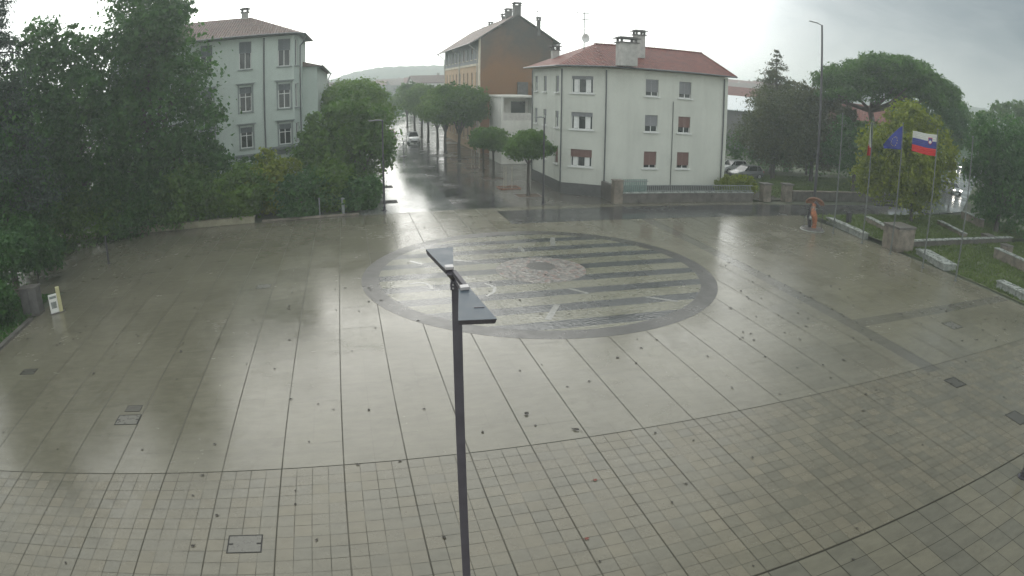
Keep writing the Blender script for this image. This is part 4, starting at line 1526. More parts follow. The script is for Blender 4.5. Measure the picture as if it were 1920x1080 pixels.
# ------------------------------------------------------------------ right-hand garden trees
DG = 'dark trees in the garden right of the white house'
sp = DP(1447, 330, 78)
conifer('narrow spruce whose pointed tip stands above the dark garden trees', sp, 4.5, 14.8, 4.4, 9000, 'lf_olive', 61, DG, 0.15, 0.30, 14)
tree('broadleaf_tree', 'dark broad tree directly right of the white house', None, bl(73, (1438, 250, 42), (1455, 215, 48), (1478, 262, 50), (1440, 285, 30)), 7000, 0.32, 'lf_olive', 0.25, DG, seed=62)
tree('broadleaf_tree', 'dark broad tree behind the tall lamp mast', None, bl(75, (1515, 215, 52), (1540, 260, 52), (1500, 270, 44), (1565, 225, 46), (1490, 195, 30), (1548, 285, 34)), 9000, 0.32, 'lf_olive', 0.25, DG, seed=63)
tree('broadleaf_tree', 'dark tree under the left half of the umbrella pine', None, bl(72, (1590, 262, 40), (1612, 290, 36), (1578, 285, 32), (1640, 265, 36)), 6000, 0.30, 'lf_dark', 0.22, DG, seed=64)
tree('cypress_tree', 'thin bushy tree top rising between the spruce and the pine', None, bl(82, (1486, 168, 16, 1.2), (1490, 195, 22, 1.2), (1570, 185, 24), (1530, 185, 24)), 2600, 0.28, 'lf_olive', 0.15, DG, seed=65)
# umbrella pine
pb = DP(1650, 352, 76)
pine_bl = []
rgp = random.Random(5)
for k in range(150):
    a = rgp.uniform(-1, 1)
    dpt = rgp.uniform(-1, 1)
    px = 1664 + a * 124
    py0 = 180 + max(0, a) * 18
    topy = 117 + (abs(a) ** 2.4) * (30 if a < 0 else 60)
    py = topy + (py0 - topy) * rgp.random() ** 1.4
    rr = 28 * (1 - 0.25 * abs(a))
    pine_bl += bl(76, (px, py, rr, 0.62, dpt * 7.5 * math.sqrt(max(0, 1 - a * a))))
pn = thing('umbrella_pine', 'huge umbrella pine with a wide flat dome crown on a leaning trunk', 'tree', (pb[0], pb[1], 0))
f1 = DP(1632, 208, 76)
b = MB()
q0 = np.array((pb[0], pb[1], 0))
b.tube([q0, q0 * .5 + np.array((f1[0], f1[1], f1[2])) * .5 + (0.3, 0, 0), f1], [0.55, 0.42, 0.34], 10)
for (px, py, dd) in ((1560, 168, -2), (1600, 160, 2), (1640, 140, -3), (1690, 145, 2), (1730, 160, -2), (1770, 175, 1), (1545, 168, 3), (1660, 150, 5), (1700, 165, -5)):
    e = DP(px, py, 76 + dd)
    b.tube([f1, f1 * .45 + e * .55 + (0, 0, -0.5), e], [0.26, 0.16, 0.05], 7)
attach(b, 'trunk', M['pine_bark'], pn, smooth=True)
leaf_cloud('crown', pine_bl, 32000, 0.36, M['lf_pine'], pn, 70, 0.22, 0.6, 0.35, 0.4)
yt = G(1708, 421)
tree('maple_tree', 'yellow green round tree behind the three flags', yt, bl(57, (1700, 240, 48), (1660, 285, 50), (1745, 280, 48), (1700, 320, 66), (1645, 335, 42), (1755, 335, 40), (1705, 215, 30), (1715, 370, 42), (1625, 325, 24)),
     12000, 0.26, 'lf_yellow', 0.16, None, seed=71, zlow=2.3)
DR = 'dark trees at the right edge'
rt = G(1866, 440)
tree('broadleaf_tree', 'big dark tree at the right edge of the picture', rt, bl(63, (1880, 275, 58), (1850, 330, 46), (1925, 300, 70), (1905, 370, 62), (1855, 385, 36), (1840, 275, 32), (1950, 360, 60)),
     13000, 0.30, 'lf_dark', 0.25, DR, seed=72, zlow=2.2)
tree('broadleaf_tree', 'hazy tree beyond the right end of the pine, left of the side road', None, bl(105, (1775, 235, 22), (1795, 205, 20), (1812, 225, 20), (1785, 270, 20)), 3500, 0.36, 'lf_mid', 0.2, DR, seed=73)
tree('broadleaf_tree', 'hazy dark tree far behind the big right edge tree', None, bl(112, (1845, 228, 20), (1870, 215, 22), (1900, 222, 28), (1930, 215, 24), (1830, 260, 24)), 4500, 0.38, 'lf_mid', 0.2, DR, seed=74)
tree('broadleaf_tree', 'dark tree filling the gap under the right half of the umbrella pine', None, bl(88, (1700, 212, 26), (1740, 206, 32), (1785, 214, 32), (1765, 245, 36), (1805, 250, 26), (1720, 240, 30)), 6000, 0.34, 'lf_dark', 0.22, DG, seed=77)
hb = thing('garden_bush', 'olive green clipped bush over the right end of the railing', 'shrub', (42.2, 32.2, 0))
leaf_cloud('leaves', [(41.0, 32.3, 1.1, 1.0, 0.6, 0.9), (42.4, 32.3, 1.2, 1.0, 0.6, 0.95), (43.2, 32.2, 1.0, 0.8, 0.6, 0.8)], 3600, 0.17, M['lf_yellow'], hb, 75)
hr = thing('hedge', 'dark hedge at the back of the right hand lawn', 'hedge', (64, 44, 0))
leaf_cloud('leaves', [(47 + 2.4 * k, 54 - 0.55 * k, 2.2, 2.0, 1.5, 2.7) for k in range(18)], 9000, 0.3, M['lf_dark'], hr, 76)

# grass blades over the lawns
def grass(name, label, poly_fn, n, z, seed, size=0.16, m='lf_grass'):
    rg = np.random.default_rng(seed)
    P = []
    while len(P) < n:
        q = poly_fn(rg)
        if q is not None:
            P.append((q[0], q[1], z))
    P = np.array(P)
    k = len(P)
    a = rg.uniform(0, 2 * PI, k)
    h = size * rg.uniform(0.4, 1.2, k)
    wv = np.stack([np.cos(a), np.sin(a), np.zeros(k)], 1) * (size * 0.42)
    lean = np.stack([rg.normal(size=k) * 0.35, rg.normal(size=k) * 0.35, np.ones(k)], 1) * h[:, None]
    V = np.empty((k, 3, 3))
    V[:, 0] = P - wv
    V[:, 1] = P + wv
    V[:, 2] = P + lean
    me = bpy.data.meshes.new(name)
    me.vertices.add(3 * k)
    me.vertices.foreach_set('co', V.astype(np.float32).ravel())
    me.loops.add(3 * k)
    me.loops.foreach_set('vertex_index', np.arange(3 * k, dtype=np.int32))
    me.polygons.add(k)
    me.polygons.foreach_set('loop_start', np.arange(0, 3 * k, 3, dtype=np.int32))
    me.update(calc_edges=True)
    me.materials.append(M[m])
    o = bpy.data.objects.new(name, me)
    COL.objects.link(o)
    return tag(o, label, 'grass', None, 'stuff')


M['lf_grass'] = leaf_mat('wet_grass_blades', (0.0688, 0.1063, 0.0275), (0.1313, 0.1750, 0.0525), 0.3)
grass('lawn_grass', 'wet lawn grass below the pale edge in the right garden', lambda g: (g.uniform(44.5, 66), g.uniform(-3, 15.2)), 26000, 0.03, 1)
grass('lawn_grass', 'wet lawn grass on the upper right garden', lambda g: (g.uniform(44.5, 70), g.uniform(15.8, 24.5)), 16000, 0.25, 2)
grass('lawn_grass', 'green lawn grass behind the boundary wall', lambda g: (g.uniform(47, 72), g.uniform(32, 46)), 18000, 0.06, 3, 0.2)
grass('lawn_grass', 'dark grass at the left plaza edge', lambda g: (g.uniform(-22, -6.45), g.uniform(2, 17)), 20000, 0.06, 4, 0.16, 'lf_dark')

# ------------------------------------------------------------------ street lamps


def arm_lamp(name, label, x, y, h, arm, group=None, r=0.065, adir=(-1, 0, 0), head=0.75, rise=0.02, both=False):
    t = thing(name, label, 'street lamp', (x, y, 0), group)
    ad = np.array(adir, float)
    attach(MB().lathe((x, y, 0), [(0.19, 0), (0.19, 0.03), (r * 1.5, 0.05), (r * 1.25, 0.5), (r * 1.05, h * 0.5), (r * 0.8, h)], 12), 'pole', M['dark_metal'], t, smooth=True)
    p0 = np.array((x, y, h))
    p1 = p0 + ad * arm + (0, 0, rise)
    attach(MB().beam(p0 + (0, 0, -0.03) - ad * (arm * 0.4 if both else 0), p1, 0.06, 0.06), 'arm', M['dark_metal'], t)
    hd_ = MB().beam(p1 - ad * 0.1, p1 + ad * head + (0, 0, rise * 0.8), 0.26, 0.07)
    hd_.beam(p1 + ad * 0.0 + (0, 0, 0.05), p1 + ad * head * 0.5 + (0, 0, 0.05), 0.16, 0.05)
    attach(hd_, 'lamp_head', M['pole_grey'], t, bevel=0.01)
    return t


SL = 'slim dark street lamps with a side arm'
arm_lamp('street_lamp', 'slim dark street lamp with short arm in front of the white house corner', 24.46, 31.79, 6.5, 0.18, SL, head=0.5)
arm_lamp('street_lamp', 'slim dark street lamp with flat pale head among the left avenue trees', 12.77, 32.23, 6.5, 0.12, SL, head=0.85, both=True)
ml = G(1526, 384)
arm_lamp('lamp_mast', 'very tall grey lamp mast rising far above the garden trees', ml[0], ml[1], 16.2, 0.45, None, 0.11, (-0.87, 0.5, 0), 0.75, 0.12)

# foreground lamp with two trapezoid heads
a0 = ray(858, 540)
fl_xy = DP(856, 540, 8.15)
fx, fy = fl_xy[0], fl_xy[1]
fw = np.array((a0[0], a0[1], 0)) / math.hypot(a0[0], a0[1])
fr_ = np.array((fw[1], -fw[0], 0))
fl = thing('plaza_lamp', 'nearest lamp post with two wet trapezoid heads, its base below the picture', 'street lamp', (fx, fy, 0))
P0 = np.array((fx, fy, 0.0))
b = MB()
b.obox(P0 + (0, 0, 3.21), fr_ * 0.066, fw * 0.066, (0, 0, 3.21))
b.obox(P0 + (0, 0, 0.01), fr_ * 0.19, fw * 0.19, (0, 0, 0.012))
attach(b, 'pole', M['lamp_brown'], fl, bevel=0.012)
b = MB()
b.obox(P0 + (0, 0, 6.30), fr_ * 0.082, fw * 0.082, (0, 0, 0.055))
attach(b, 'collar', M['lamp_brown'], fl, bevel=0.008)
for z_ in (6.275, 6.325):
    for s_ in (-1, 1):
        q = P0 + fr_ * 0.045 * s_ - fw * 0.082
        attach(MB().tube([q + (0, 0, z_), q - fw * 0.014 + (0, 0, z_)], 0.012, 6), 'bolt', M['lamp_pale'], fl)
near = [G(860, 541, 6.43), G(880, 539, 6.43), G(932, 598, 6.36), G(859, 601, 6.36)]
far_ = [G(836, 506, 6.55), G(850, 505, 6.55), G(849.5, 463, 6.62), G(798, 467, 6.62)]
tip_n = (near[0] + near[1]) / 2
tip_f = (far_[0] + far_[1]) / 2
b = MB()
b.beam(P0 + (0, 0, 6.36), tip_f + (0, 0, -0.04), 0.085, 0.07)
b.beam(tip_f + fr_ * 0.05 + (0, 0, -0.03), tip_n + fr_ * 0.05 + (0, 0, -0.03), 0.06, 0.06)
b.beam(P0 + (0, 0, 6.38), tip_n + (0, 0, -0.05), 0.08, 0.06)
attach(b, 'bracket', M['lamp_brown'], fl, bevel=0.006)
for quad, nm in ((near, 'near'), (far_, 'far')):
    b = MB()
    n = np.cross(quad[1] - quad[0], quad[2] - quad[0])
    n = n / np.linalg.norm(n)
    if n[2] < 0:
        n = -n
    up_ = [p for p in quad]
    dn = [p - n * 0.075 for p in quad]
    ctr = sum(quad) / 4
    dn = [ctr + (p - ctr) * 0.93 - n * 0.0 for p in dn]
    b.face(up_ if np.cross(up_[1] - up_[0], up_[2] - up_[0])[2] > 0 else up_[::-1], 0)
    b.face(dn[::-1] if np.cross(dn[1] - dn[0], dn[2] - dn[0])[2] > 0 else dn, 1)
    for i in range(4):
        j = (i + 1) % 4
        b.face([up_[i], up_[j], dn[j], dn[i]], 1)
    hd_ = attach(b, 'lamp_head', [M['lamp_top'], M['lamp_brown']], fl)
    e = (quad[0] + quad[1]) / 2
    d = (quad[2] + quad[3]) / 2 - e
    d = d / np.linalg.norm(d)
    s = (quad[1] - quad[0])
    s = s / np.linalg.norm(s)
    attach(MB().obox(e + d * 0.03 + n * 0.022, s * 0.055, d * 0.05, n * 0.02), 'end_cap', M['lamp_pale'], hd_, bevel=0.006)
    if nm == 'near':
        m1 = quad[0] * .35 + quad[3] * .65
        m2 = quad[1] * .35 + quad[2] * .65
        attach(MB().beam(m1 * .45 + m2 * .55 + n * 0.004, m2 * .92 + m1 * .08 + n * 0.004, 0.012, 0.006), 'seam', M['lamp_brown'], hd_)

# ------------------------------------------------------------------ flagpoles and flags
fxs = [(42.4, 19.75), (42.75, 16.95), (42.85, 14.15), (42.75, 11.0), (42.9, 8.2)]
fp = thing('flagpole', 'bare flagpole beside the far end of the low stone benches', 'flagpole', (*fxs[0], 0), 'row of slim flagpoles along the garden edge')
attach(MB().lathe((*fxs[0], 0), [(0.12, 0), (0.12, 0.04), (0.055, 0.06), (0.05, 3), (0.032, 8.5)], 10), 'pole', M['pole_grey'], fp, smooth=True)
attach(MB().lathe((*fxs[0], 8.5), [(0.03, 0), (0.06, 0.03), (0.06, 0.07), (0.02, 0.11)], 10), 'finial', M['pole_grey'], fp, smooth=True)
for (x, y), l in zip(fxs[1:], ('flagpole carrying the limp green white and red flag', 'flagpole carrying the drooping blue flag', 'flagpole carrying the white blue and red flag', 'bare flagpole nearest the right edge, in front of a wet bench')):
    c = copy_tree(fp, (x, y, 0))
    c['label'] = l

M['fl_white'] = mat('white_flag_cloth', (0.55, 0.56, 0.52), 0.8, 0.04, 3)
M['fl_blue'] = mat('blue_flag_cloth', (0.05, 0.06, 0.24), 0.8, 0.06, 3)
M['fl_eu'] = mat('deep_blue_flag_cloth', (0.045, 0.06, 0.27), 0.8, 0.06, 3)
M['fl_red'] = mat('red_flag_cloth', (0.55, 0.025, 0.03), 0.8, 0.05, 3)
M['fl_green'] = mat('green_flag_cloth', (0.02, 0.075, 0.04), 0.8, 0.05, 3)
M['fl_yellow'] = mat('yellow_star_cloth', (0.75, 0.6, 0.05), 0.8, 0.05, 3)
vr = np.array((math.cos(R(52)), -math.sin(R(52)), 0))          # across the view there
vf = np.array((math.sin(R(52)), math.cos(R(52)), 0))


def cloth(name, fn, nu, nv, mats, mfn, parent, th=0.006):
    """sheet from fn(u, v) -> point, made solid"""
    me = MB()
    grid = [[np.array(fn(i / nu, j / nv)) for i in range(nu + 1)] for j in range(nv + 1)]
    for j in range(nv):
        for i in range(nu):
            me.face([grid[j][i], grid[j][i + 1], grid[j + 1][i + 1], grid[j + 1][i]], mfn((i + .5) / nu, (j + .5) / nv))
    o = attach(me, name, mats, parent, smooth=True)
    sm = o.modifiers.new('solid', 'SOLIDIFY')
    sm.thickness = th
    return o


# white-blue-red flag, flying left
x, y = fxs[3]
f3 = thing('flag', 'horizontally striped white blue red flag flying out with a small shield', 'flag', (x, y, 8.3))


def f3fn(u, v):
    w = 0.10 * math.sin(6.5 * u + 1.2 * v) * (0.25 + u)
    return np.array((x, y, 8.25)) - vr * (0.04 + 1.62 * u) + vf * w + np.array((0, 0, -1.32 * v * (1 - 0.06 * u) - 0.06 * u - 0.03 * math.sin(5 * u)))


cloth('cloth', f3fn, 20, 12, [M['fl_white'], M['fl_blue'], M['fl_red']], lambda u, v: 0 if v < 1 / 3 else (1 if v < 2 / 3 else 2), f3)
b = MB()
sh = [(-0.5, -0.5), (0.5, -0.5), (0.5, 0.1), (0.3, 0.42), (0, 0.6), (-0.3, 0.42), (-0.5, 0.1)]


def shp(q, s=1.0, off=0.012):
    u0, v0 = 0.26, 0.32
    p = f3fn(u0 + q[0] * 0.17 * s, v0 + q[1] * 0.30 * s)
    return p - vf * off


b.face([shp(q) for q in sh], 0)
b.face([shp(q, 0.85, 0.016) for q in sh], 1)
b.face([shp(q, 0.85, 0.020) for q in ((-0.42, 0.22), (-0.2, -0.12), (-0.1, 0.0), (0, -0.3), (0.1, 0.0), (0.2, -0.12), (0.42, 0.22), (0.3, 0.38), (0, 0.5), (-0.3, 0.38))], 2)
attach(b, 'shield_emblem', [M['fl_red'], M['fl_blue'], M['fl_white']], f3)
# blue flag with a ring of stars, drooping
x2, y2 = fxs[2]
f2 = thing('flag', 'plain deep blue flag with a ring of small yellow stars, drooping to a point', 'flag', (x2, y2, 8.3))


def f2fn(u, v):
    top = np.array((x2, y2, 8.38)) - vr * (0.04 + 1.28 * u ** 0.9) + np.array((0, 0, -1.42 * u ** 1.12))
    bot = np.array((x2, y2, 6.85)) - vr * (0.04 + 1.2 * u) + np.array((0, 0, -0.10 * u))
    p = top * (1 - v) + bot * v
    return p + vf * 0.13 * math.sin(7 * u + 3 * v) * (0.2 + u)


cloth('cloth', f2fn, 18, 14, M['fl_eu'], lambda u, v: 0, f2)
for k in range(12):
    b = MB()
    a = 2 * PI * k / 12
    uc, vc = 0.40 + 0.17 * math.cos(a), 0.55 + 0.26 * math.sin(a)
    pts = []
    for j in range(10):
        r_ = 0.030 if j % 2 == 0 else 0.013
        pts.append(f2fn(uc + r_ * 0.8 * math.sin(2 * PI * j / 10), vc - r_ * 1.2 * math.cos(2 * PI * j / 10)) - vf * 0.012)
    b.face(pts)
    attach(b, 'star', M['fl_yellow'], f2)
# limp tricolour
x1_, y1_ = fxs[1]
f1_ = thing('flag', 'limp green white and red flag hanging folded against its pole', 'flag', (x1_, y1_, 8.0))


def f1fn(u, v):
    ang = 5.5 * u
    w = 0.10 + 0.16 * v
    return np.array((x1_, y1_, 8.25 - 2.25 * v)) - vr * (0.05 + w * u * 0.85) + vf * 0.12 * math.sin(ang * 1.6 + 2 * v) * (0.4 + v)


cloth('cloth', f1fn, 16, 20, [M['fl_green'], M['fl_white'], M['fl_red']], lambda u, v: 0 if (v + (u - .5) * 0.9) < 0.22 else (1 if (v + (u - .5) * 0.1) < 0.72 else 2), f1_)

# ------------------------------------------------------------------ stone benches, walls and blocks of the right garden


def bench(label, p, q, depth=0.9, h=0.46, side=1):
    p, q = np.array(p, float), np.array(q, float)
    L = np.linalg.norm(q - p)
    u = (q - p) / L
    n = np.array((-u[1], u[0], 0)) * side
    c = (p + q) / 2
    t = thing('stone_bench', label, 'stone bench', (*p[:2], 0), 'pale stone benches along the garden edge')
    k = max(2, int(round(L / 0.62)))
    for i in range(k):
        m_ = p + u * (L * (i + .5) / k) + n * depth / 2
        attach(MB().obox((m_[0], m_[1], (h - 0.09) / 2), u * (L / k / 2 - 0.022), n * (depth / 2 - 0.05), (0, 0, (h - 0.09) / 2)), 'front_block', M['stone_pale'], t, bevel=0.012)
    m_ = c + n * (depth / 2 + 0.02)
    attach(MB().obox((m_[0], m_[1], h / 2 - 0.05), u * (L / 2 - 0.03), n * (depth / 2 - 0.10), (0, 0, h / 2 - 0.056)), 'core', M['stone_dark'], t)
    m_ = c + n * depth / 2
    attach(MB().obox((m_[0], m_[1], h - 0.045), u * (L / 2 + 0.02), n * (depth / 2 + 0.02), (0, 0, 0.045)), 'seat_slab', M['stone_pale'], t, bevel=0.012)


bench('pale stone bench nearest the sculpture, at the far end of the row', (44.55, 23.0, 0), (43.75, 17.9, 0), 0.6, 0.46)
bench('pale wet stone bench with ribbed front between the third and fourth flagpoles', (45.0, 13.6, 0), (43.95, 10.1, 0), 1.2, 0.46)
bench('pale stone bench cut by the right edge, nearest the camera', (45.1, 6.3, 0), (44.6, 2.2, 0), 0.9, 0.5)
blk = thing('stone_block', 'tall brown stone block standing behind the third flagpole', 'stone block', (44.6, 15.1, 0))
attach(MB().box(43.75, 45.6, 14.3, 15.9, 0, 1.55), 'body', M['stone'], blk, bevel=0.05)
attach(MB().box(43.7, 45.65, 14.25, 15.95, 1.55, 1.72), 'cap', M['stone_dark'], blk, bevel=0.04)
for (p, q, h, w, l) in (((48.6, 22.1), (47.2, 18.0), 0.62, 0.45, 'white low garden wall behind the first flagpoles'),
                        ((53.4, 11.6), (52.3, 5.5), 0.75, 0.6, 'white low garden wall cut by the right edge'),
                        ((57.5, 21.0), (55.6, 16.5), 0.55, 0.45, 'pale low wall on the lawn under the yellow green tree'),
                        ((64.5, 23.0), (63.0, 19.5), 1.0, 0.6, 'pale low wall beside the side road, left of the big dark tree')):
    t = thing('garden_wall', l, 'low wall', (*p, 0), 'low white walls in the right garden')
    pp, qq = np.array((*p, 0.0)), np.array((*q, 0.0))
    attach(MB().beam(pp + (0, 0, h / 2), qq + (0, 0, h / 2), w, h), 'wall_body', M['stone_dark'] if h < 0 else M['stone'], t, bevel=0.02)
    attach(MB().beam(pp + (0, 0, h + 0.04), qq + (0, 0, h + 0.04), w + 0.1, 0.08), 'coping', M['stone_pale'], t, bevel=0.015)
stp = thing('retaining_edge', 'thin pale stone edge with dark face crossing the lawn', 'garden edge', (46, 15.5, 0))
attach(MB().box(46.0, 62.6, 15.35, 15.7, 0, 0.42), 'face', M['stone_dark'], stp)
attach(MB().box(45.9, 62.7, 15.28, 15.75, 0.42, 0.48), 'coping', M['stone_pale'], stp)
for (px, py, w, h, l) in ((1850, 452, 1.2, 0.5, 'dark stone block lying on the upper lawn below the big tree'), (1885, 480, 1.0, 0.8, 'brown stone block on the lawn at the right edge')):
    p = G(px, py)
    t = thing('stone_block', l, 'stone block', (p[0], p[1], 0))
    attach(MB().box(p[0] - w / 2, p[0] + w / 2, p[1] - .4, p[1] + .4, 0.0, h), 'body', M['stone'], t, bevel=0.05)
    attach(MB().box(p[0] - w / 2 - .04, p[0] + w / 2 + .04, p[1] - .44, p[1] + .44, h, h + 0.1), 'cap', M['stone_dark'], t, bevel=0.02)
dp_ = G(1590, 424)
dfn = thing('drinking_fountain', 'small dark fountain post with a side arm by the far bench', 'fountain', (dp_[0], dp_[1], 0))
attach(MB().box(dp_[0] - .16, dp_[0] + .16, dp_[1] - .16, dp_[1] + .16, 0, 1.0).box(dp_[0] - .2, dp_[0] + .2, dp_[1] - .2, dp_[1] + .2, 1.0, 1.08), 'post', M['dark_metal'], dfn, bevel=0.015)
attach(MB().beam((dp_[0], dp_[1], 0.98), (dp_[0] - 0.62, dp_[1] + 0.2, 1.18), 0.09, 0.08), 'spout', M['dark_metal'], dfn, bevel=0.01)

# ------------------------------------------------------------------ sculpture on the round base
sx, sy = 41.35, 20.95
sc_ = thing('sculpture', 'orange rusty sculpture under an arch on a round stone base', 'sculpture', (sx, sy, 0))
attach(MB().lathe((sx, sy, 0), [(0.86, 0), (0.9, 0.02), (0.9, 0.12), (0.86, 0.15), (0.0, 0.151)], 32), 'base', M['stone_dark'], sc_)
attach(MB().lathe((sx, sy, 0), [(0.93, 0.0), (0.95, 0.03), (0.90, 0.06)], 32), 'base_rim', M['stone_pale'], sc_)
for s in (-1, 1):
    q = np.array((sx, sy, 0)) + vr * s * 0.68
    attach(MB().tube([(q[0], q[1], 0.14), (q[0], q[1], 1.95)], 0.03, 8), 'post', M['dark_metal'], sc_)
arc = [np.array((sx, sy, 1.85 + 0.42 * math.sin(PI * k / 12))) + vr * (0.68 * -math.cos(PI * k / 12)) for k in range(13)]
b = MB()
for off in (0.0, 0.05):
    b.face([p + vf * off for p in arc])
for k in range(12):
    b.face([arc[k], arc[k + 1], arc[k + 1] + vf * 0.05, arc[k] + vf * 0.05])
attach(b, 'arch_panel', M['rust_dark'], sc_)
attach(MB().tube(arc, [0.05 + 0.05 * math.sin(PI * k / 12) for k in range(13)], 8), 'arch', M['rust_dark'], sc_, smooth=True)
tw = []
for k in range(15):
    f = k / 14
    tw.append(np.array((sx, sy, 0.14 + 1.75 * f)) + vr * (0.10 * math.sin(5 * f + .5) + 0.02) + vf * 0.08 * math.cos(5 * f))
attach(MB().tube(tw, [0.20 - 0.04 * math.sin(9 * k / 14) for k in range(15)], 10), 'column', M['rust'], sc_, smooth=True)
b = MB()
for k in range(2):
    z = 1.55 + 0.02 * k
    n = 14
    c0 = np.array((sx, sy, z)) + vr * (-0.12 + 0.12 * k) - vf * 0.2
    b.tube([c0 + vr * 0.13 * math.cos(2 * PI * j / n) + np.array((0, 0, 0.13 * math.sin(2 * PI * j / n))) for j in range(n + 1)], 0.022, 6)
attach(b, 'rings', M['stone_pale'], sc_, smooth=True)
attach(MB().tube([np.array((sx, sy, 0.14)) - vr * .26 + vf * .1, np.array((sx, sy, 0.9)) - vr * .34 + vf * .1, np.array((sx, sy, 1.85)) - vr * .2 + vf * .1], [0.13, 0.2, 0.16], 9)
       .tube([np.array((sx, sy, 1.7)) - vr * .2 + vf * .05, np.array((sx, sy, 2.0)) + vr * .1 + vf * .05, np.array((sx, sy, 1.75)) + vr * .38], [0.14, 0.16, 0.1], 9), 'dark_figure', M['dark_metal'], sc_, smooth=True)
attach(MB().lathe((*(np.array((sx, sy, 0.72)) - vr * .2 - vf * .18),), [(0.02, 0), (0.11, 0.06), (0.13, 0.15), (0.08, 0.26), (0.02, 0.3)], 10), 'pale_stone', M['stone_pale'], sc_, smooth=True)

# ------------------------------------------------------------------ left side furniture
lw = thing('garden_wall', 'long low yellowish stone wall in front of the left garden shrubs', 'low wall', (-5, 31.3, 0))
attach(MB().box(-30, 3.35, 31.1, 31.5, 0, 0.40), 'wall_body', M['stone_yellow'], lw, bevel=0.02)
attach(MB().box(-30, 3.4, 31.05, 31.55, 0.40, 0.47), 'coping', M['stone_yellow'], lw, bevel=0.015)
ekb = thing('garden_kerb', 'short low dark kerb continuing right of the yellowish wall', 'kerb', (7, 31.3, 0))
attach(MB().box(3.9, 10.9, 31.15, 31.4, 0, 0.14), 'stones', M['stone'], ekb, bevel=0.015)
ip = G(115, 584)
inf = thing('information_pillar', 'white and pale yellow information pillar standing on the left paving', 'sign', (ip[0], ip[1], 0))
ud = np.array((math.cos(R(35)), math.sin(R(35)), 0))
un = np.array((ud[1], -ud[0], 0))
b0 = np.array((ip[0], ip[1], 0))
attach(MB().obox(b0 + (0, 0, 0.62), ud * 0.10, un * 0.12, (0, 0, 0.62)), 'tall_slab', M['yellow'], inf, bevel=0.01)
attach(MB().obox(b0 - ud * 0.34 + (0, 0, 0.47), ud * 0.235, un * 0.06, (0, 0, 0.47)), 'panel', M['white'], inf, bevel=0.01)
attach(MB().obox(b0 - ud * 0.34 + un * 0.064 + (0, 0, 0.80), ud * 0.19, un * 0.004, (0, 0, 0.06)), 'dark_header', M['mint_trim'], inf)
attach(MB().obox(b0 - ud * 0.34 + un * 0.064 + (0, 0, 0.42), ud * 0.15, un * 0.004, (0, 0, 0.16)), 'notice', M['stone_pale'], inf)
attach(MB().obox(b0 - ud * 0.2 + (0, 0, 0.02), ud * 0.42, un * 0.16, (0, 0, 0.02)), 'foot', M['stone_dark'], inf)
cb0 = G(64, 591)
cab = thing('utility_cabinet', 'grey brown utility cabinet at the left lawn corner', 'cabinet', (cb0[0], cb0[1], 0))
attach(MB().box(cb0[0] - .62, cb0[0] + .45, cb0[1] - .1, cb0[1] + .5, 0.1, 1.35), 'body', M['chimney_dark'], cab, bevel=0.02)
attach(MB().box(cb0[0] - .66, cb0[0] + .49, cb0[1] - .14, cb0[1] + .54, 1.35, 1.42), 'lid', M['stone_dark'], cab, bevel=0.015)
attach(MB().box(cb0[0] - .64, cb0[0] + .47, cb0[1] - .12, cb0[1] + .52, 0, 0.1), 'base', M['stone_dark'], cab)
attach(MB().box(cb0[0] - .10, cb0[0] - .08, cb0[1] - .115, cb0[1] - .103, 0.2, 1.28), 'door_seam', M['dark_metal'], cab)


def bollard(label, x, y, h, r=0.07, m='dark_metal', group='slim dark posts on the plaza edge'):
    t = thing('bollard', label, 'post', (x, y, 0), group)
    attach(MB().lathe((x, y, 0), [(r * 1.8, 0), (r * 1.8, 0.04), (r, 0.06), (r, h - 0.08)], 12), 'shaft', M[m], t, smooth=True)
    attach(MB().lathe((x, y, h - 0.08), [(r * 1.25, 0), (r * 1.25, 0.05), (r * 0.7, 0.08), (0.005, 0.085)], 12), 'cap', M[m], t, smooth=True)


bq = G(204, 494)
bollard('slim dark post standing in front of the yellowish low wall', bq[0], bq[1], 1.7)
bq = G(1917, 895)
bollard('dark post cut by the right edge at the front', bq[0], bq[1], 1.1, 0.10)
bq = G(600, 406)
bollard('white post between the shrubs at the left street corner', bq[0], bq[1], 1.35, 0.045, 'rail')
bq = G(566, 405)
bollard('dull red post among the shrubs left of the white post', bq[0], bq[1], 1.1, 0.06, 'shutter_brown')
bq = G(644, 402)
bollard('short thick pale post right of the white post', bq[0], bq[1], 1.2, 0.11, 'rail')
for (px, py, l) in ((722, 379, 'dark square grate beside the left street lamp foot'), (716, 351, 'dark square grate farther up the left pavement')):
    q = G(px, py)
    t = thing('tree_grate', l, 'tree grate', (q[0], q[1], 0), 'dark tree grates in the left pavement')
    attach(MB().box(q[0] - .95, q[0] + .95, q[1] - .65, q[1] + .65, -0.05, 0.016), 'plate', M['iron'], t)
    b = MB()
    for k in range(7):
        b.box(q[0] - .85, q[0] + .85, q[1] - .57 + k * .18, q[1] - .50 + k * .18, 0.0, 0.024)
    attach(b, 'bars', M['iron'], t)
pq = G(757, 293)
ps = thing('sign_post', 'dark post with a small white sign standing on the left street pavement', 'sign', (pq[0], pq[1], 0))
attach(MB().lathe((pq[0], pq[1], 0), [(0.45, 0), (0.45, 0.04), (0.1, 0.07), (0.06, 0.1), (0.06, 1.95)], 14), 'post', M['dark_metal'], ps)
attach(MB().box(pq[0] - .16, pq[0] + .16, pq[1] - .10, pq[1] - .06, 1.05, 1.45), 'plate', M['white'], ps)

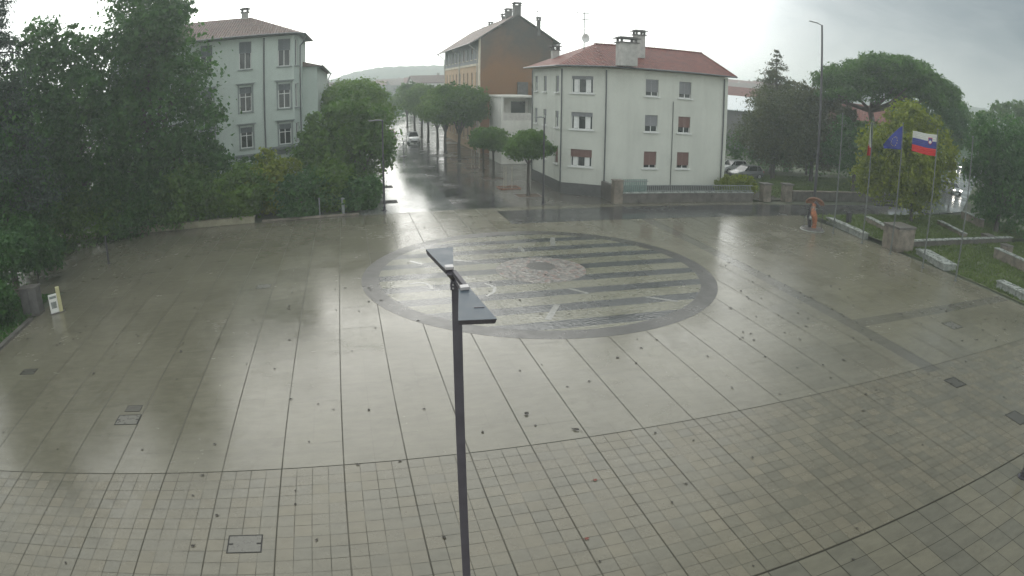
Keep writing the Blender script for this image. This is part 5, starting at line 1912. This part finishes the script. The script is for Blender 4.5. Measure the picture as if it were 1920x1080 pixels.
# ------------------------------------------------------------------ cars
M['glass_car'] = mat('dark_car_glass', (0.02, 0.022, 0.024), 0.06, 0.1, 2, spec=0.8)
M['lamp_glass'] = mat('clear_headlight', (0.6, 0.6, 0.58), 0.15, 0.05, 8)
M['tail'] = mat('red_tail_light', (0.4, 0.02, 0.015), 0.2, 0.05, 8)
M['black_trim'] = mat('black_plastic_trim', (0.025, 0.025, 0.025), 0.5, 0.1, 8)
m_, t_, b_ = new_mat('lit_headlight')
b_.inputs['Emission Color'].default_value = (1, 0.95, 0.85, 1)
b_.inputs['Emission Strength'].default_value = 14
t_.l.new(t_.mix(t_.noise(t_.coord('Object'), 30), (0.8, 0.8, 0.78), (0.9, 0.9, 0.88)), b_.inputs['Base Color'])
M['lit'] = m_


def paint(name, c):
    m, t, b = new_mat(name)
    n = t.noise(t.coord('Object'), 1.5, 4)
    t.l.new(t.mix(n, tuple(q * 0.9 for q in c), tuple(q * 1.08 for q in c)), b.inputs['Base Color'])
    b.inputs['Roughness'].default_value = 0.28
    b.inputs['Coat Weight'].default_value = 0.8
    b.inputs['Coat Roughness'].default_value = 0.06
    return m


def car(label, x, y, head, pm, group, lit=False, tall=1.0):
    """hatchback built along +x (front), then turned to heading"""
    t = thing('car', label, 'car', (0, 0, 0), group)
    L, Wd, zs = 4.1, 1.74, tall
    # body: lofted sections (x, half width, bottom, shoulder height)
    secs = [(-2.05, .66, .42, .78), (-1.98, .80, .30, .90), (-1.6, .87, .22, .95), (-0.6, .87, .20, .93), (0.7, .87, .20, .92), (1.2, .86, .22, .88), (1.75, .80, .28, .76), (1.98, .70, .34, .64), (2.05, .58, .42, .56)]
    b = MB()
    rings = []
    for (sx_, w, zb, zt) in secs:
        zt *= zs
        prof = [(-w * .86, zb), (-w, zb + .12), (-w, zb + (zt - zb) * .6), (-w * .93, zt), (-w * .5, zt + .02), (w * .5, zt + .02), (w * .93, zt), (w, zb + (zt - zb) * .6), (w, zb + .12), (w * .86, zb)]
        rings.append([(sx_, p, q) for p, q in prof])
    for i in range(len(rings) - 1):
        for k in range(len(rings[0])):
            k2 = (k + 1) % len(rings[0])
            b.face([rings[i][k], rings[i + 1][k], rings[i + 1][k2], rings[i][k2]])
    b.face(rings[0])
    b.face(rings[-1][::-1])
    attach(b, 'body', pm, t, smooth=True)
    g = MB()
    lo = [(1.02, .78), (0.35, .80), (-1.0, .80), (-1.85, .74)]
    hi = [(0.28, .60), (0.05, .62), (-1.05, .62), (-1.50, .56)]
    zl, zh = .90 * zs, 1.40 * zs
    for s in (-1, 1):
        for i in range(3):
            g.face([(lo[i][0], s * lo[i][1], zl), (lo[i + 1][0], s * lo[i + 1][1], zl), (hi[i + 1][0], s * hi[i + 1][1], zh), (hi[i][0], s * hi[i][1], zh)])
    g.face([(lo[0][0], -.78, zl), (lo[0][0], .78, zl), (hi[0][0], .60, zh), (hi[0][0], -.60, zh)])
    g.face([(lo[3][0], .74, zl), (lo[3][0], -.74, zl), (hi[3][0], -.56, zh), (hi[3][0], .56, zh)])
    attach(g, 'windows', M['glass_car'], t)
    rf_ = MB()
    rf_.prism([(.30, -.61), (.30, .61), (-1.05, .63), (-1.52, .57), (-1.52, -.57), (-1.05, -.63)], zh - .002, zh + .05)
    for s in (-1, 1):
        for i in range(4):
            rf_.beam((lo[i][0], s * (lo[i][1] + .006), zl - .03), (hi[i][0], s * (hi[i][1] + .006), zh + .01), .09 if i in (0, 3) else .06, .05, 0, (1, 0, 0))
    attach(rf_, 'roof', pm, t, bevel=0.02)
    for wx in (-1.28, 1.30):
        for s in (-1, 1):
            w = attach(MB().tube([(wx, s * .66, .31), (wx, s * .88, .31)], .31, 20), 'wheel', M['tyre'], t, smooth=True)
            attach(MB().tube([(wx, s * .875, .31), (wx, s * .892, .31)], .20, 16), 'rim', M['rim'], w)
    for s in (-1, 1):
        attach(MB().obox((1.95, s * .56, .66 * zs), (.09, 0, 0), (0, .15, 0), (0, 0, .07)), 'headlight', M['lit'] if lit else M['lamp_glass'], t, bevel=0.02)
        attach(MB().obox((-2.0, s * .66, .80 * zs), (.06, 0, 0), (0, .10, 0), (0, 0, .12)), 'tail_light', M['tail'], t, bevel=0.02)
        attach(MB().obox((.62, s * .96, .98 * zs), (.07, 0, 0), (0, .09, 0), (0, 0, .06)), 'mirror', pm, t, bevel=0.02)
    attach(MB().obox((2.05, 0, .44), (.03, 0, 0), (0, .5, 0), (0, 0, .09)), 'grille', M['black_trim'], t, bevel=0.01)
    attach(MB().obox((-2.05, 0, .40), (.03, 0, 0), (0, .6, 0), (0, 0, .08)), 'bumper_trim', M['black_trim'], t, bevel=0.01)
    t.location = (x, y, 0.02)
    t.rotation_euler = (0, 0, head)
    return t


PKD = 'cars parked in the drive beside the white house'
silver = paint('silver_car_paint', (0.42, 0.43, 0.43))
white_ = paint('white_car_paint', (0.70, 0.71, 0.70))
dark_ = paint('dark_grey_car_paint', (0.06, 0.065, 0.07))
red_ = paint('red_car_paint', (0.30, 0.03, 0.03))
car('dark grey hatchback parked nearest in the drive beside the white house', *DP(1398, 338, 71)[:2], R(186), dark_, PKD)
car('silver car parked behind the dark grey hatchback', *DP(1372, 334, 75)[:2], R(188), silver, PKD)
STC = 'cars on the far part of the street'
car('white car driving towards the plaza on the far street', 20.3, 85, R(-92), white_, STC, False, 1.25)
car('dull red car parked at the kerb left of the white car', 17.4, 96, R(-88), red_, STC, False, 1.15)
car('pale car half hidden by the left avenue trees', 15.4, 90, R(-90), silver, STC, False, 1.1)
SRC = 'cars with lit headlights on the right side road'
for (px, py, l) in ((1784, 362, 'nearest car with bright headlights on the wet side road'), (1790, 316, 'second car with headlights farther up the side road'), (1797, 290, 'farthest small car on the side road')):
    q = G(px, py)
    car(l, q[0], q[1], R(-118), silver, SRC, True)

# ------------------------------------------------------------------ houses beyond


def house(label, c, w, d, h, rot, wall, roof, rh=2.0, group='small houses in the distance', name='house'):
    t = thing(name, label, 'house', (0, 0, 0), group)
    cols = max(2, int(w / 3.2))
    w_ = MB()
    nn = np.array((0, -1.0, 0))
    holes = []
    for i in range(cols):
        for k in range(max(1, int(h / 3))):
            xx = w * (i + .5) / cols
            holes.append((xx - .55, xx + .55, 1.0 + 3 * k, 2.4 + 3 * k))
    wall_panel(w_, (-w / 2, -d / 2, 0), (1, 0, 0), w, -2, h, holes, 0.12, 0, nn)
    w_.face([(w / 2, -d / 2, -2), (w / 2, d / 2, -2), (w / 2, d / 2, h), (w / 2, 0, h + rh), (w / 2, -d / 2, h)])
    w_.face([(-w / 2, d / 2, -2), (-w / 2, -d / 2, -2), (-w / 2, -d / 2, h), (-w / 2, 0, h + rh), (-w / 2, d / 2, h)])
    w_.face([(w / 2, d / 2, -2), (-w / 2, d / 2, -2), (-w / 2, d / 2, h), (w / 2, d / 2, h)])
    attach(w_, 'wall', M[wall], t)
    for hh in holes:
        attach(MB().box(hh[0] - w / 2, hh[1] - w / 2, -d / 2 + .09, -d / 2 + .118, hh[2], hh[3]), 'window', M['glass_dark'], t)
    r_ = MB()
    o = .5
    s = rh / (d / 2)
    for z in (0.02, 0.2):
        r_.face([(-w / 2 - o, -d / 2 - o, h - o * s + z), (w / 2 + o, -d / 2 - o, h - o * s + z), (w / 2 + o, 0, h + rh + z), (-w / 2 - o, 0, h + rh + z)])
        r_.face([(w / 2 + o, d / 2 + o, h - o * s + z), (-w / 2 - o, d / 2 + o, h - o * s + z), (-w / 2 - o, 0, h + rh + z), (w / 2 + o, 0, h + rh + z)])
    rr = attach(r_, 'roof', M[roof], t)
    attach(MB().box(w * .2, w * .2 + .8, .4, 1.1, h + rh * .4, h + rh + .9), 'chimney', M['chimney'], rr)
    t.location = (c[0], c[1], c[2] if len(c) > 2 else 0)
    t.rotation_euler = (0, 0, rot)
    return t


def az_at(px, D, py=170):
    p = DP(px, py, D)
    return p[0], p[1]


hs = [
    (806, 190, 11, 9, 9.8, 0.1, 'far_wall', 'roof_old', 'white flat fronted house at the end of the street beside the brown house'),
    (788, 280, 13, 9, 10.5, -0.1, 'far_wall', 'roof_red', 'pale distant house with reddish roof above the avenue trees'),
    (760, 300, 16, 9, 9.8, 0.2, 'far_grey', 'roof_old', 'grey distant house at the foot of the hill'),
    (735, 318, 15, 9, 10.8, 0.0, 'far_wall', 'roof_old', 'small white house halfway up the near hill'),
    (700, 305, 15, 9, 10.0, -0.2, 'far_grey', 'roof_red', 'distant house left of the grey one under the hill'),
    (660, 300, 18, 10, 10.0, 0.15, 'far_wall', 'roof_old', 'distant pale house just right of the mint wing'),
    (630, 240, 16, 10, 9.5, 0.0, 'far_grey', 'roof_old', 'dark distant house touching the mint wing edge'),
]
for (px, D, w, d, h, rot, wa, ro, l) in hs:
    house(l, az_at(px, D), w, d, h, rot, wa, ro)
p = DP(1395, 230, 112)
sh_ = thing('shed', 'pale metal roofed shed behind the white house', 'shed', (0, 0, 0))
ws = MB().box(-8, 5.5, -5, 5, 0, 6.6)
attach(ws, 'wall', M['far_grey'], sh_)
rs = MB()
rs.face([(-8.6, -5.6, 6.62), (6.1, -5.6, 6.62), (6.1, 5.6, 9.0), (-8.6, 5.6, 9.0)])
rs.face([(-8.6, -5.6, 6.5), (-8.6, 5.6, 8.88), (6.1, 5.6, 8.88), (6.1, -5.6, 6.5)])
rs.face([(-8.6, -5.6, 6.5), (6.1, -5.6, 6.5), (6.1, -5.6, 6.62), (-8.6, -5.6, 6.62)])
rs.face([(6.1, -5.6, 6.5), (6.1, 5.6, 8.88), (6.1, 5.6, 9.0), (6.1, -5.6, 6.62)])
attach(rs, 'roof', M['shed_roof'], sh_)
sh_.location = (p[0] - 1, p[1], 0)
sh_.rotation_euler = (0, 0, R(-35))
p = az_at(1402, 150, 190)
house('red roofed house peeping over the pale shed', p, 16, 11, 8.3, R(-30), 'brick_stack', 'roof_red', 2.6)
p = az_at(1606, 104, 215)
house('house with red roof half hidden under the umbrella pine', p, 12, 10, 7.2, R(-42), 'far_wall', 'roof_red', 2.6)
for k, (px, D, h, l) in enumerate(((1372, 300, 13, 'small far house on the slope right of the white roof edge'), (1392, 325, 15, 'second small far house on the slope above the shed'), (1415, 310, 13.5, 'small far house next to the spruce'), (1440, 330, 15.5, 'highest small far house behind the spruce'))):
    house(l, az_at(px, D, 180), 15, 10, h, R(-25), 'far_wall', 'roof_red' if k % 2 else 'roof_old')

# ------------------------------------------------------------------ hills
M['hill'] = ground_mat('wooded_hill', (0.022, 0.036, 0.020), (0.065, 0.085, 0.045), 0.8, 0.95, 0.06, 0.0)


def hill(name, a0, a1, D0, D1, prof, seed, rough=0.05, na=150, nd=26):
    """mound in polar coordinates round the plaza; prof(az deg) = crest elevation in degrees seen from the plaza"""
    rg = np.random.default_rng(seed)
    b = MB()
    Dm = (D0 + D1) / 2
    ph = rg.uniform(0, 6.28, 30)
    for j in range(nd + 1):
        f = j / nd
        D = D0 + (D1 - D0) * f
        for i in range(na + 1):
            a = a0 + (a1 - a0) * i / na
            cr = prof(a)
            e = math.sin(PI * f) ** 1.2
            edge = min(1.0, i / 8.0, (na - i) / 8.0)
            bump = sum(math.sin(a * fr * 2.1 + ph[k] + D * 0.004 * fr) / fr for k, fr in enumerate((3, 5, 9, 15, 27, 41, 60))) * rough * 3
            z = (8.9 + Dm * math.tan(R(max(cr, 0.0)))) * e * edge * (1 + bump * 0.25)
            b.v.append((CAM[0] + D * math.sin(R(a)), CAM[1] + D * math.cos(R(a)), z - 0.5))
    for j in range(nd):
        for i in range(na):
            k = j * (na + 1) + i
            b.f.append((k, k + 1, k + na + 2, k + na + 1))
            b.m.append(0)
    return struct(b.build(name, M['hill'], smooth=True))


def pl_(pts):
    xs, ys = zip(*pts)
    return lambda a: float(np.interp(a, xs, ys))


hill('far_hill', -14, 26, 430, 740, pl_([(-14, 0.2), (-4, 0.5), (-1.4, 0.95), (0.5, 1.5), (3, 1.85), (8, 1.85), (14, 1.6), (26, 0.4)]), 1)
hill('near_hill', -8, 22, 330, 430, pl_([(-8, 0.0), (0, 0.1), (3.5, 0.35), (5.5, 0.95), (8, 0.9), (14, 0.7), (22, 0.0)]), 2, 0.16)
hill('right_hill', 26, 74, 430, 740, pl_([(26, 0.5), (33, 1.1), (38, 1.2), (45, 1.4), (52, 1.9), (57, 2.15), (66, 2.3), (80, 1.8)]), 3)
hill('slope_right', 27, 50, 330, 430, pl_([(27, 0.3), (33, 0.95), (37, 1.0), (44, 0.6), (50, 0.2)]), 4, 0.14)
far_tr = thing('tree_belt', 'belt of far trees at the foot of the hills', 'trees', (0, 0, 0))
far_tr['kind'] = 'stuff'
bs = []
for k in range(150):
    a = random.uniform(-12, 72)
    D = random.uniform(170, 330)
    bs.append((CAM[0] + D * math.sin(R(a)), CAM[1] + D * math.cos(R(a)), 3.2, 5, 5, random.uniform(3.5, 5.5)))
leaf_cloud('leaves', bs, 26000, 1.0, M['lf_dark'], far_tr, 90)

# ------------------------------------------------------------------ sky, sun, haze
SUN_AZ, SUN_EL = R(0), R(19)
w = bpy.data.worlds.new('World')
SC.world = w
w.use_nodes = True
t = NT(w.node_tree)
t.n.clear()
sky = t.add('ShaderNodeTexSky')
sky.sky_type = 'NISHITA'
sky.sun_disc = False
sky.sun_elevation = SUN_EL
sky.sun_rotation = SUN_AZ
sky.air_density = 1.0
sky.dust_density = 0.6
sky.ozone_density = 2.0
bg1 = t.add('ShaderNodeBackground')
t.l.new(sky.outputs[0], bg1.inputs[0])
bg1.inputs[1].default_value = 0.05
dirv = t.coord('Generated')
sd = (math.sin(SUN_AZ) * math.cos(SUN_EL), math.cos(SUN_AZ) * math.cos(SUN_EL), math.sin(SUN_EL))
dt = t.add('ShaderNodeVectorMath', operation='DOT_PRODUCT')
t.l.new(dirv, dt.inputs[0])
dt.inputs[1].default_value = sd
gl = t.add('ShaderNodeMapRange', interpolation_type='SMOOTHERSTEP')
t.l.new(dt.outputs['Value'], gl.inputs[0])
gl.inputs[1].default_value = 0.70
gl.inputs[2].default_value = 0.955
glow = gl.outputs[0]
s = t.sep(dirv)
hz = t.math('EXPONENT', t.math('MULTIPLY', t.math('MAXIMUM', s[2], 0.0), -7.0))
cl_n = t.noise(t.scalev(dirv, (2.2, 2.2, 7.0)), 1.9, 7, 0.58, 0.9)
cl_f = t.mapr(cl_n, 0.36, 0.68, 0, 1)
base = t.mix(cl_f, (0.78, 0.84, 0.86), (1.02, 1.05, 1.04))
dk = t.add('ShaderNodeVectorMath', operation='DOT_PRODUCT')
t.l.new(dirv, dk.inputs[0])
dk.inputs[1].default_value = (math.sin(R(72)) * math.cos(R(28)), math.cos(R(72)) * math.cos(R(28)), math.sin(R(28)))
dkf = t.mapr(dk.outputs['Value'], 0.62, 0.93, 0, 1)
warm = t.mix(t.math('MULTIPLY', hz, 0.5), base, (0.74, 0.74, 0.64))
dark = t.mix(cl_f, (0.040, 0.078, 0.110), (0.150, 0.185, 0.210))
dark = t.mix(t.math('MULTIPLY', hz, 0.55), dark, (0.36, 0.38, 0.35))
warm = t.mix(t.math('MULTIPLY', dkf, 0.95), warm, dark)
lit = t.mix(glow, warm, (1.75, 1.78, 1.72))
core = t.mapr(dt.outputs['Value'], 0.93, 1.0, 0, 1)              # thin cloud in front of the sun
lit = t.mix(core, lit, (2.5, 2.48, 2.36))
bg2 = t.add('ShaderNodeBackground')
t.l.new(lit, bg2.inputs[0])
bg2.inputs[1].default_value = 1.0
ad = t.add('ShaderNodeMixShader')             # a nearly closed cloud deck over the clear sky
ad.inputs[0].default_value = 0.90
t.l.new(bg1.outputs[0], ad.inputs[1])
t.l.new(bg2.outputs[0], ad.inputs[2])
ow = t.add('ShaderNodeOutputWorld')
t.l.new(ad.outputs[0], ow.inputs['Surface'])

sl = bpy.data.lights.new('sun', 'SUN')
sl.energy = 0.5
sl.angle = R(75)
sl.color = (1.0, 0.95, 0.86)
so = bpy.data.objects.new('sun', sl)
COL.objects.link(so)
so.rotation_euler = Vector(sd).to_track_quat('Z', 'Y').to_euler()

HAZE = 0.0017
if HAZE > 0:
    hm = bpy.data.materials.new('rain_haze')
    hm.use_nodes = True
    ht = NT(hm.node_tree)
    ht.n.clear()
    pv = ht.add('ShaderNodeVolumePrincipled')
    pv.inputs['Color'].default_value = (0.86, 0.93, 0.93, 1)
    pv.inputs['Density'].default_value = HAZE
    pv.inputs['Anisotropy'].default_value = 0.45
    om = ht.add('ShaderNodeOutputMaterial')
    ht.l.new(pv.outputs[0], om.inputs['Volume'])
    hz_o = MB().box(-760, 960, -66, 770, -2.0, 33).build('haze', hm)
    hz_o['kind'] = 'stuff'
